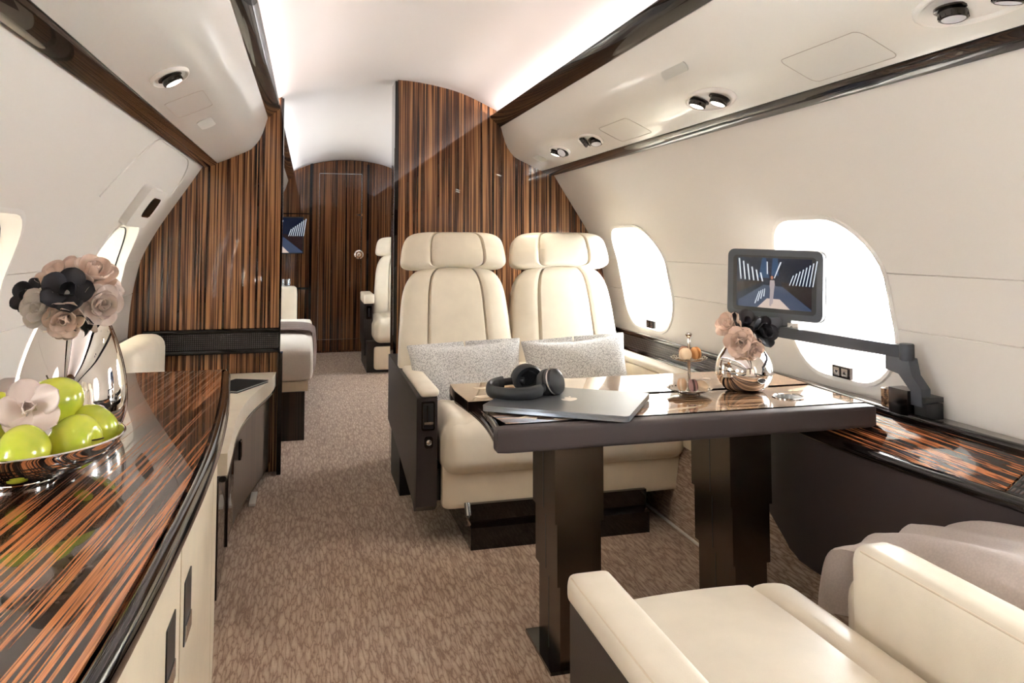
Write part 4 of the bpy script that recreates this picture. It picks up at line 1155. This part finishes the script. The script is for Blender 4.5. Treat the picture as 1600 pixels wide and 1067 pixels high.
flower('beige leather rose low in front of the small vase rim', (SX - 0.012, SY - 0.058, z2 - 0.008), (-0.05, -1, -0.2), 0.034, PET_BEIGE, SPEC2, gS, stem=st1)

# ---------------------------------------------------------------- monitor on arm
def screen_picture(parent, Q, w, h, k=1.0):
    """catwalk picture as a flat luminous print: Q maps (x right, y up, z out)"""
    def flat(name, polys, mat, z):
        bm = B()
        for pl in polys:
            vs_ = [bm.verts.new(Q @ Vector((a * w / 2, b_ * h / 2, z))) for a, b_ in pl]
            bm.faces.new(vs_)
        return bm
    bm = flat('s', [[(-1, -1), (1, -1), (1, 1), (-1, 1)]], None, 0)
    scr = mk('screen', bm, SCR_DARK, parent, smooth=0)
    for pl in ([(-1, 0.0), (-0.98, -0.45), (-0.35, -0.02), (-0.2, 0.1)], [(1, -0.1), (1, -0.9), (0.25, -0.15), (0.2, 0.08)]): mk('audience', flat('s', [pl], None, 0.0002), SCR_CROWD, scr, smooth=0)
    bm = flat('s', [[(-0.95, -0.75), (-0.25, -0.08), (0.25, -0.12), (1.0, -0.95), (1, -1), (-0.95, -1)]], None, 0.0003); mk('runway', bm, SCR_FLOOR, scr, smooth=0)
    bm = flat('s', [[(-0.42, -1), (-0.16, -0.62), (0.18, -0.62), (0.46, -1)]], None, 0.0004); mk('runway_glow', bm, SCR_GLOW, scr, smooth=0)
    pls = []
    for i in range(6):
        x = -0.9 + i * 0.12; t_ = 0.95 - i * 0.11
        pls.append([(x, 0.1 - i * 0.01), (x + 0.035, 0.1 - i * 0.01), (x - 0.02, t_), (x - 0.06, t_)])
    for i in range(8):
        x = 0.42 + i * 0.085; t_ = 0.35 + i * 0.085
        pls.append([(x, -0.05), (x + 0.025, -0.05), (x + 0.13, t_), (x + 0.10, t_)])
    pls += [[(-0.17, 0.35), (-0.14, 0.35), (-0.15, 0.85), (-0.18, 0.85)], [(0.02, 0.2), (0.045, 0.2), (0.22, 0.85), (0.18, 0.85)]]
    for i in range(4): pls.append([(-0.5 + i * 0.08, -0.85 + i * 0.1), (-0.47 + i * 0.08, -0.85 + i * 0.1), (-0.36 + i * 0.05, -0.35 + i * 0.04), (-0.38 + i * 0.05, -0.35 + i * 0.04)])
    if k > 0.9:
        for pl in pls: mk('light_tube', flat('s', [pl], None, 0.0005), SCR_WHITE, scr, smooth=0)
    else: mk('light_tubes', flat('s', pls, None, 0.0005), SCR_WHITE, scr, smooth=0, kind='stuff')
    for pl in ([(-0.4, 0.2), (-0.1, 0.2), (-0.2, 1), (-0.3, 1)], [(-0.05, 0.3), (0.15, 0.3), (0.12, 1), (-0.02, 1)]): mk('blue_beam', flat('s', [pl], None, 0.00035), SCR_BLUE, scr, smooth=0)
    # walking figure: head, jacket, trousers
    fig = [[(-0.075, -0.28), (0.03, -0.28), (0.05, -0.05), (0.035, 0.12), (-0.08, 0.12), (-0.09, -0.1)], [(-0.075, -0.28), (-0.02, -0.28), (-0.045, -0.92), (-0.09, -0.9)], [(-0.02, -0.28), (0.03, -0.28), (0.0, -0.8), (-0.04, -0.85)]]
    mk('walking_figure', flat('s', fig, None, 0.0007), SCR_SUIT, scr, smooth=0, kind='stuff')
    bm = flat('s', [[(-0.03 + 0.035 * cos(a), 0.22 + 0.075 * sin(a)) for a in [2 * pi * k_ / 12 for k_ in range(12)]]], None, 0.0008); mk('figure_head', bm, SCR_SKIN, scr, smooth=0)
    return scr
SCR_DARK = emit('screen_midnight', (10, 18, 38), 0.42)
SCR_CROWD = emit('screen_crowd', (34, 20, 22), 0.42)
SCR_FLOOR = emit('screen_runway', (58, 68, 90), 0.42)
SCR_GLOW = emit('screen_runway_glow', (200, 180, 168), 0.42)
SCR_WHITE = emit('screen_white', (206, 214, 224), 0.42)
SCR_BLUE = emit('screen_blue', (32, 62, 98), 0.42)
SCR_SUIT = emit('screen_suit', (158, 146, 148), 0.42)
SCR_SKIN = emit('screen_skin', (166, 112, 92), 0.42)

mc = Vector((0.985, 2.06, 0.952)); 
na = radians(58)
nrm = Vector((-sin(na), -cos(na), 0.02)).normalized(); rt = Vector((cos(na), -sin(na), 0)); upv = nrm.cross(rt) * -1
upv = Vector((0, 0, 1)) if upv.z < 0 else upv
upv = (upv - nrm * upv.dot(nrm)).normalized(); rt = upv.cross(nrm).normalized()
roll = radians(1.5)
rt, upv = rt * cos(roll) - upv * sin(roll), upv * cos(roll) + rt * sin(roll)
Qm = Matrix.Translation(mc) @ Matrix((rt, upv, nrm)).transposed().to_4x4()
mon = thing('monitor', 'small dark grey monitor on a folding arm showing a catwalk', 'monitor', mat=Qm)
MW, MH = 0.300, 0.208
def mslab(w, h, r, z0, z1, mat, nm, par, bev=0.004, bow=0.0):
    bm = B(); pts = rrect(-w / 2, w / 2, -h / 2, h / 2, r, 6)
    prism(bm, pts, 2, z0, z1)
    for v_ in bm.verts:
        if v_.co.y > 0: v_.co.y += bow * (1 - (v_.co.x / (w / 2)) ** 2)
        v_.co = Qm @ v_.co
    return mk(nm, bm, mat, par, bevel=bev, seg=3)
GREYM = Mat('charcoal_monitor_plastic', srgb(62, 65, 72), rough=0.38).m
case = mslab(MW, MH, 0.022, -0.028, 0.0, GREYM, 'monitor_case', mon, 0.006)
mslab(MW + 0.004, MH + 0.002, 0.022, -0.030, -0.022, SILVER, 'rear_trim', mon, 0.002)
mslab(MW - 0.038, MH - 0.038, 0.012, -0.001, 0.0012, BLACK, 'bezel', mon, 0.001)
screen_picture(mon, Qm @ Matrix.Translation((0.0, 0.003, 0.0016)), 0.236, 0.152)
# clamp below
bm = B()
box(bm, -0.05, 0.055, -MH / 2 - 0.018, -MH / 2 + 0.004, -0.026, -0.006, M=Qm); mk('hinge_block', bm, GREYM, mon, bevel=0.003)
arm0 = mc + Vector((0.0, 0.0, -0.150))
armr_ = thing('swing_bracket', 'dark folding monitor arm clamped on the side ledge', 'bracket', (1.105, 1.66, 0.642))
A0 = Vector((0.985, 2.11, 0.812)); A1 = Vector((1.10, 1.655, 0.800))
dv = (A1 - A0).normalized(); sx_ = Vector((dv.y, -dv.x, 0)).normalized()
Qa = Matrix.Translation(A0) @ Matrix((dv, sx_, dv.cross(sx_))).transposed().to_4x4()
bm = B(); box(bm, -0.03, (A1 - A0).length, -0.012, 0.012, -0.016, 0.016, M=Qa); mk('arm_bar', bm, GREYM, armr_, bevel=0.004, seg=3)
bm = B(); rbox(bm, (0.985, 2.07, 0.835), (0.040, 0.03, 0.018), 0.004, 4); mk('pivot_block', bm, GREYM, armr_)
bm = B(); box(bm, 0.045, 0.078, -MH / 2 - 0.040, -MH / 2 - 0.008, -0.028, -0.002, M=Qm); lb = mk('lock_plate', bm, STEEL, armr_, bevel=0.002)
bm = B()
Ql = Qm @ Matrix.Translation((0.061, -MH / 2 - 0.024, -0.0012))
for r0, a0 in ((0.008, 100), (0.0045, 100), (0.0045, -60)):
    tube(bm, [Ql @ Vector((r0 * cos(radians(a0 + 16 * i)), r0 * sin(radians(a0 + 16 * i)), 0)) for i in range(9 if a0 > 0 else 5)], 0.0009, 5)
mk('lock_symbol', bm, BLACK, lb)
bm = B(); lathe(bm, [(0, -0.022), (0.016, -0.022), (0.018, -0.018), (0.018, 0.018), (0.016, 0.021), (0, 0.021)], (A1.x, A1.y, A1.z), 28); mk('elbow_joint', bm, GREYM, armr_)
bm = B(); prism(bm, [(1.72, 0.785), (1.72, 0.748), (1.675, 0.742), (1.635, 0.705), (1.635, 0.672), (1.60, 0.672), (1.60, 0.715), (1.63, 0.745), (1.64, 0.785)], 0, 1.090, 1.118); mk('drop_link', bm, GREYM, armr_, bevel=0.003)
bm = B(); box(bm, 1.080, 1.125, 1.635, 1.70, 0.642, 0.706); mk('clamp_body', bm, GUN, armr_, bevel=0.003)
bm = B(); box(bm, 1.095, 1.145, 1.590, 1.630, 0.642, 0.680); mk('clamp_foot', bm, BLACK, armr_, bevel=0.002)
bm = B(); box(bm, 1.092, 1.147, 1.590, 1.630, 0.684, 0.696); mk('clamp_plate', bm, BLACK, armr_, bevel=0.002)
bm = B(); box(bm, 1.095, 1.13, 1.705, 1.745, 0.642, 0.694); mk('veneer_block', bm, WOODT, armr_, bevel=0.002)

# window shade switches under the two right-hand windows
for (y, z, lb_) in ((1.985, 0.693, 'grey up and down shade switch below the window beside the table'), (3.31, 0.698, 'grey shade switch below the window beside the double seat')):
    x = ww(z) - 0.006
    t = thing('shade_switch', lb_, 'switch', (x, y, z), group=None)
    bm = B(); box(bm, x - 0.002, x + 0.007, y - 0.040, y + 0.040, z - 0.017, z + 0.017); mk('switch_frame', bm, GUN, t, bevel=0.0015)
    for k, dy in enumerate((0.018, -0.018)):
        bm = B(); box(bm, x - 0.005, x - 0.002, y + dy - 0.013, y + dy + 0.013, z - 0.012, z + 0.012); bt = mk('push_button', bm, STEEL, t, bevel=0.001)
        d = -1 if k == 0 else 1
        bm = B(); prism(bm, [(y + dy - 0.006, z - 0.004 * d), (y + dy + 0.006, z - 0.004 * d), (y + dy, z + 0.005 * d)], 0, x - 0.0058, x - 0.0049); mk('arrow_mark', bm, BLACK, bt, smooth=0)

# ---------------------------------------------------------------- left credenza
EDGE = smooth_tab([(-0.9, -0.600), (0.2, -0.562), (0.6, -0.546), (0.82, -0.535), (1.01, -0.530), (1.265, -0.527), (1.50, -0.530), (1.71, -0.539), (1.95, -0.555), (2.12, -0.570), (2.32, -0.588)], 5)
def outline(ins, y0=-0.9, y1=2.335, bx=-1.155):
    pts = [(bx, y0), (bx, y1)]
    es = [(x + -ins, y) for y, x in reversed(EDGE)]
    return pts + [(es[0][0], y1)] + es
top = thing('worktop', 'long glossy striped wood worktop with bowed black edge on the left', 'worktop', (-0.85, 0.7, 0.685))
bm = B(); prism(bm, outline(0.022), 2, 0.690, 0.7195); mk('veneer_top', bm, WOODC, top, smooth=20)
path = [(x - 0.012, y, 0.700) for y, x in EDGE]
bm = B(); tube(bm, path, 0.013, 14, ry=0.0185); mk('bullnose_edge', bm, GLOSS, top)
bm = B(); box(bm, -1.155, -0.60, 2.33, 2.345, 0.688, 0.7185); mk('end_edge', bm, GLOSS, top, bevel=0.003)
# fine inset line near the edge
cab = thing('credenza', 'cream shagreen credenza with curved front and recessed latches on the left', 'cabinet', (-0.85, 0.7, 0.0))
bm = B(); prism(bm, outline(0.040, bx=-1.07), 2, 0.0, 0.687); mk('cabinet_body', bm, CABCREAM, cab, smooth=20)
doors = [(-0.85, -0.35), (-0.33, 0.17), (0.19, 0.66), (0.68, 1.245), (1.255, 1.83), (1.84, 2.22)]
for (a, b_) in doors:
    bm = B(); rings = []
    for y in ys(a, b_, 10):
        x = lerp_tab(EDGE, y) - 0.040
        rings.append([bm.verts.new((x - 0.002, y, 0.04)), bm.verts.new((x + 0.012, y, 0.04)), bm.verts.new((x + 0.012, y, 0.672)), bm.verts.new((x - 0.002, y, 0.672))])
    for A_, C_ in zip(rings, rings[1:]):
        for i in range(4): bm.faces.new((A_[i], A_[(i + 1) % 4], C_[(i + 1) % 4], C_[i]))
    bm.faces.new(rings[0]); bm.faces.new(rings[-1])
    dr = mk('cabinet_door', bm, CABCREAM, cab, bevel=0.002)
    for yy in ((b_ - 0.075,) if b_ < 1.3 else (a + 0.065,)):
        if b_ > 2: continue
        xx = lerp_tab(EDGE, yy) - 0.040 + 0.0125
        bm = B(); pts = rrect(yy - 0.034, yy + 0.034, 0.466, 0.562, 0.003, 2); prism(bm, pts, 0, xx - 0.002, xx + 0.0012); h_ = mk('latch_recess', bm, BLACK, dr)
        bm = B(); box(bm, xx + 0.001, xx + 0.0035, yy - 0.028, yy + 0.028, 0.472, 0.496); mk('latch_paddle', bm, STEEL, h_, bevel=0.001)
bm = B(); prism(bm, outline(0.07, y1=2.30), 2, 0.0, 0.03)
bm.free()

# ---------------------------------------------------------------- bench at the left partition
BE = smooth_tab([(2.40, -0.598), (2.65, -0.605), (2.85, -0.612), (3.05, -0.607), (3.25, -0.590), (3.45, -0.560), (3.65, -0.530), (3.83, -0.518)], 4)
bn = thing('corner_bench', 'curved bench with cream leather top and dark striped door by the left partition', 'bench', (-0.85, 3.2, 0))
def bench_out(ins, y1=3.825): return [(-1.07, 2.40), (-1.07, y1)] + [(x - ins, min(y, y1)) for y, x in reversed(BE)]
bm = B(); prism(bm, bench_out(0.0), 2, 0.405, 0.468); mk('bench_cushion', bm, CREAM, bn, bevel=0.018, seg=4)
bm = B(); prism(bm, bench_out(0.022), 2, 0.055, 0.385); mk('bench_body', bm, WOODD, bn, smooth=30)
bm = B(); tube(bm, [(x - 0.012, y, 0.395) for y, x in BE], 0.012, 10, ry=0.009); mk('gloss_rail', bm, GLOSS, bn)
bm = B(); prism(bm, bench_out(0.07), 2, 0.0, 0.055); mk('plinth', bm, BLACKM, bn)
bm = B(); rings = []
for y in ys(2.75, 3.35, 14):
    x = lerp_tab(BE, y) - 0.022; rings.append([bm.verts.new((x, y, 0.075)), bm.verts.new((x + 0.006, y, 0.075)), bm.verts.new((x + 0.006, y, 0.375)), bm.verts.new((x, y, 0.375))])
for A_, C_ in zip(rings, rings[1:]):
    for i in range(4): bm.faces.new((A_[i], A_[(i + 1) % 4], C_[(i + 1) % 4], C_[i]))
bm.faces.new(rings[0]); bm.faces.new(rings[-1]); bd = mk('bench_door', bm, WOODD, bn, bevel=0.001)
xx = lerp_tab(BE, 3.10) - 0.016
bm = B(); rbox(bm, (xx + 0.002, 3.10, 0.30), (0.006, 0.022, 0.035), 0.004, 5); mk('door_pull', bm, GLOSS, bd)
bm = B(); box(bm, -0.60, -0.575, 3.36, 3.52, 0.004, 0.014); mk('step_light', bm, SATIN, bn)
bm = B(); box(bm, -0.509, -0.490, 3.79, 3.848, 0.0, 0.56); mk('end_post', bm, GLOSS, bn, bevel=0.004)

def shoulder(co, p): return co
bm = B(); rbox(bm, (-1.035, 3.30, 0.5815), (0.075, 0.30, 0.112), 0.055, 12)
mk('armrest', bm, CREAM, label='rounded cream leather armrest block on the bench behind the worktop', cat='armrest')

bk = thing('leather_folder', 'black leather folder lying on the cream bench top', 'folder', (-0.63, 3.48, 0.469), radians(-30))
def slab(bm, w, d, z0, z1, rot, c_):
    Mx = Matrix.Translation(c_) @ Matrix.Rotation(rot, 4, 'Z'); return box(bm, -w / 2, w / 2, -d / 2, d / 2, z0, z1, M=Mx)
FC = (-0.665, 3.47, 0)
bm = B(); slab(bm, 0.155, 0.25, 0.4685, 0.4715, radians(-26), FC); mk('back_cover', bm, BLACKM, bk, bevel=0.001)
bm = B(); slab(bm, 0.145, 0.24, 0.4717, 0.4765, radians(-26), FC); mk('pages', bm, GREYP, bk)
bm = B(); slab(bm, 0.155, 0.25, 0.4767, 0.4795, radians(-26), FC); mk('front_cover', bm, BLACKM, bk, bevel=0.001)
bm = B(); lathe(bm, [(0, 0.4797), (0.004, 0.4797), (0, 0.4802)], (FC[0] + 0.03, FC[1] - 0.07, 0), 12); mk('press_stud', bm, STEEL, bk)

# air outlet on the left wall and plug-door outline
def on_wall(s, y, z):
    x = ww(z); dx = (ww(z + 0.01) - ww(z - 0.01)) / 0.02
    up = Vector((s * dx, 0, 1)).normalized(); al = Vector((0, 1, 0)); nn = up.cross(al) * (1 if s < 0 else 1)
    if nn.x * s > 0: nn = -nn
    return Matrix.Translation((s * x, y, z)) @ Matrix((al, up, nn)).transposed().to_4x4()
Qv = on_wall(-1, 3.20, 1.222)
vt = thing('wall_outlet', 'cream wall housing with dark oval grille high on the left wall', 'wall outlet', mat=Qv)
bm = B(); prism(bm, rrect(-0.17, 0.17, -0.082, 0.082, 0.02, 5), 2, -0.004, 0.030)
for v_ in bm.verts: v_.co = Qv @ v_.co
mk('housing', bm, SATIN, vt, bevel=0.006, seg=3)
bm = B(); prism(bm, rrect(-0.045, 0.115, -0.036, 0.050, 0.03, 6), 2, 0.028, 0.032)
for v_ in bm.verts: v_.co = Qv @ v_.co
gl = mk('grille', bm, GLOSS, vt, bevel=0.001)
bm = B()
for k in range(6): box(bm, -0.03 + k * 0.024, -0.022 + k * 0.024, -0.030, 0.044, 0.032, 0.034, M=Qv)
mk('grille_bars', bm, GUN, gl, kind='stuff')
bm = B(); pts = []
loop = [(2.60, 1.22), (2.66, 1.32), (2.73, 1.395), (2.80, 1.425), (2.95, 1.428), (3.35, 1.428), (3.50, 1.41), (3.58, 1.36), (3.60, 1.29)]
for y, z in smooth_tab(loop, 4):
    pts.append(on_wall(-1, y, min(z, 1.47)) @ Vector((0, 0, 0.001)))
tube(bm, pts, 0.004, 8); mk('panel_bead', bm, WALL, wall_l, smooth=60)

# ---------------------------------------------------------------- rear cabin
dv_ = thing('divan', 'ivory fabric divan on a wood base in the rear cabin', 'divan', (-0.7, 5.3, 0))
for (a, b_) in ((4.40, 5.25), (5.26, 6.15)):
    bm = B(); rbox(bm, (-0.66, (a + b_) / 2, 0.405), (0.315, (b_ - a) / 2, 0.088), 0.035, 10, lambda co, p: (co.x, co.y, co.z + (0.018 * (1 - p.x ** 2) * (1 - p.y ** 2) if p.z > 0 else 0))); mk('seat_cushion', bm, DIVAN, dv_)
bm = B(); box(bm, -0.98, -0.372, 4.42, 6.4, 0.262, 0.316); mk('fabric_rail', bm, CREAM2, dv_, bevel=0.006)
bm = B(); box(bm, -0.96, -0.388, 4.41, 6.38, 0.0, 0.261); mk('wood_base', bm, WOODD, dv_, bevel=0.004)
bm = B(); rbox(bm, (-0.76, 6.28, 0.50), (0.30, 0.11, 0.235), 0.04, 8); mk('end_armrest', bm, CREAM, dv_)
bm = B(); rbox(bm, (-1.0, 5.3, 0.58), (0.07, 0.88, 0.15), 0.05, 8); mk('backrest', bm, DIVAN, dv_)
cw = cushion('throw_pillow', 'white square pillow leaning at the near end of the rear divan', -0.74, 4.62, 0.69, 0.42, 0.38, radians(-16), radians(0), WHITEF)
# throw: folded stack hanging over the front edge
bm = B(); pr = [(-0.95, 0.520), (-0.6, 0.530), (-0.40, 0.524), (-0.345, 0.505), (-0.332, 0.45), (-0.330, 0.36), (-0.336, 0.27)]
prs = smooth_tab(pr, 5); NJ = 24; g = {}
for i, (x, z) in enumerate(prs):
    for j in range(NJ + 1):
        y = 5.05 + 0.5 * j / NJ + (0.05 * max(0, (0.5 - z)) * sin(j * 0.9))
        rp = 0.005 * sin(j * 1.1 + i * 0.2)
        g[i, j] = bm.verts.new((x + (rp * 2 if z < 0.5 else 0), y, z + rp))
for i in range(len(prs) - 1):
    for j in range(NJ): bm.faces.new((g[i, j], g[i + 1, j], g[i + 1, j + 1], g[i, j + 1]))
bmesh.ops.solidify(bm, geom=bm.faces[:], thickness=0.012)
mk('throw_blanket', bm, BLANKET2, label='folded taupe wool throw hanging over the edge of the rear divan', cat='blanket', smooth=80)
gt = thing('tumbler', 'clear glass tumbler on the armrest of the rear divan', 'glass', (-0.545, 6.24, 0.735))
bm = B(); lathe(bm, [(0, 0), (0.030, 0), (0.036, 0.055), (0.034, 0.055), (0.028, 0.006), (0, 0.006)], (-0.545, 6.24, 0.7365), 28); mk('glass_body', bm, TUMBLER, gt)
bm = B(); lathe(bm, [(0, 0.007), (0.0275, 0.007), (0.030, 0.026), (0, 0.026)], (-0.545, 6.24, 0.7365), 28); mk('water', bm, TUMBLER, gt)
bt_ = thing('bottle', 'slim dark bottle standing behind the tumbler in the rear cabin', 'bottle', (-0.66, 6.30, 0.735))
bm = B(); lathe(bm, [(0, 0), (0.030, 0), (0.031, 0.01), (0.031, 0.14), (0.026, 0.158), (0, 0.158)], (-0.66, 6.30, 0.7365), 24); mk('bottle_body', bm, GREYM, bt_)
bm = B(); lathe(bm, [(0.0, 0.158), (0.018, 0.158), (0.018, 0.182), (0, 0.182)], (-0.66, 6.30, 0.7365), 20); mk('bottle_cap', bm, STEEL, bt_)

# rear wall screen
rs = thing('wall_screen', 'dark flat screen on the rear wall left of the door', 'screen', (-0.66, Y1 - 0.03, 1.145))
bm = B(); box(bm, -0.91, -0.425, Y1 - 0.035, Y1 - 0.009, 0.965, 1.325); mk('screen_case', bm, BLACK, rs, bevel=0.004)
Qs = Matrix.Translation((-0.6675, Y1 - 0.0365, 1.145)) @ Matrix.Rotation(pi / 2, 4, 'X')
screen_picture(rs, Qs, 0.465, 0.34, 0.5)

# rear single seat
sg = thing('club_seat', 'single cream leather seat behind the right partition', 'seat', (0.40, 6.7, 0))
make_seat_unit(sg, 0.385, 6.42, 6.98, hw=0.24, z0=0.03)
for o in [c for c in sg.children if c.name.startswith('backrest') or c.name.startswith('headrest')]: o.data.transform(Matrix.Translation((0.065, 0, 0)))
side_shell(sg, 0.085, 0.155, 6.62, 7.2, 0.565)
arm_pad(sg, 0.075, 0.165, 6.58, 7.05, 0.56, 0.64, r=0.012)
bm = B(); prism(bm, rrect(0.10, 0.145, 0.43, 0.54, 0.006, 3), 1, 6.612, 6.625); mk('control_bezel', bm, GUN, sg, bevel=0.001)
bm = B(); box(bm, 0.115, 0.13, 6.608, 6.613, 0.45, 0.52); mk('slide_groove', bm, BLACK, sg)
arm_pad(sg, 0.62, 0.70, 6.58, 7.05, 0.40, 0.62, r=0.02, name='window_armrest')
bm = B(); box(bm, 0.10, 0.68, 6.52, 7.2, 0.0, 0.255); mk('seat_base', bm, DARKL, sg, bevel=0.01)
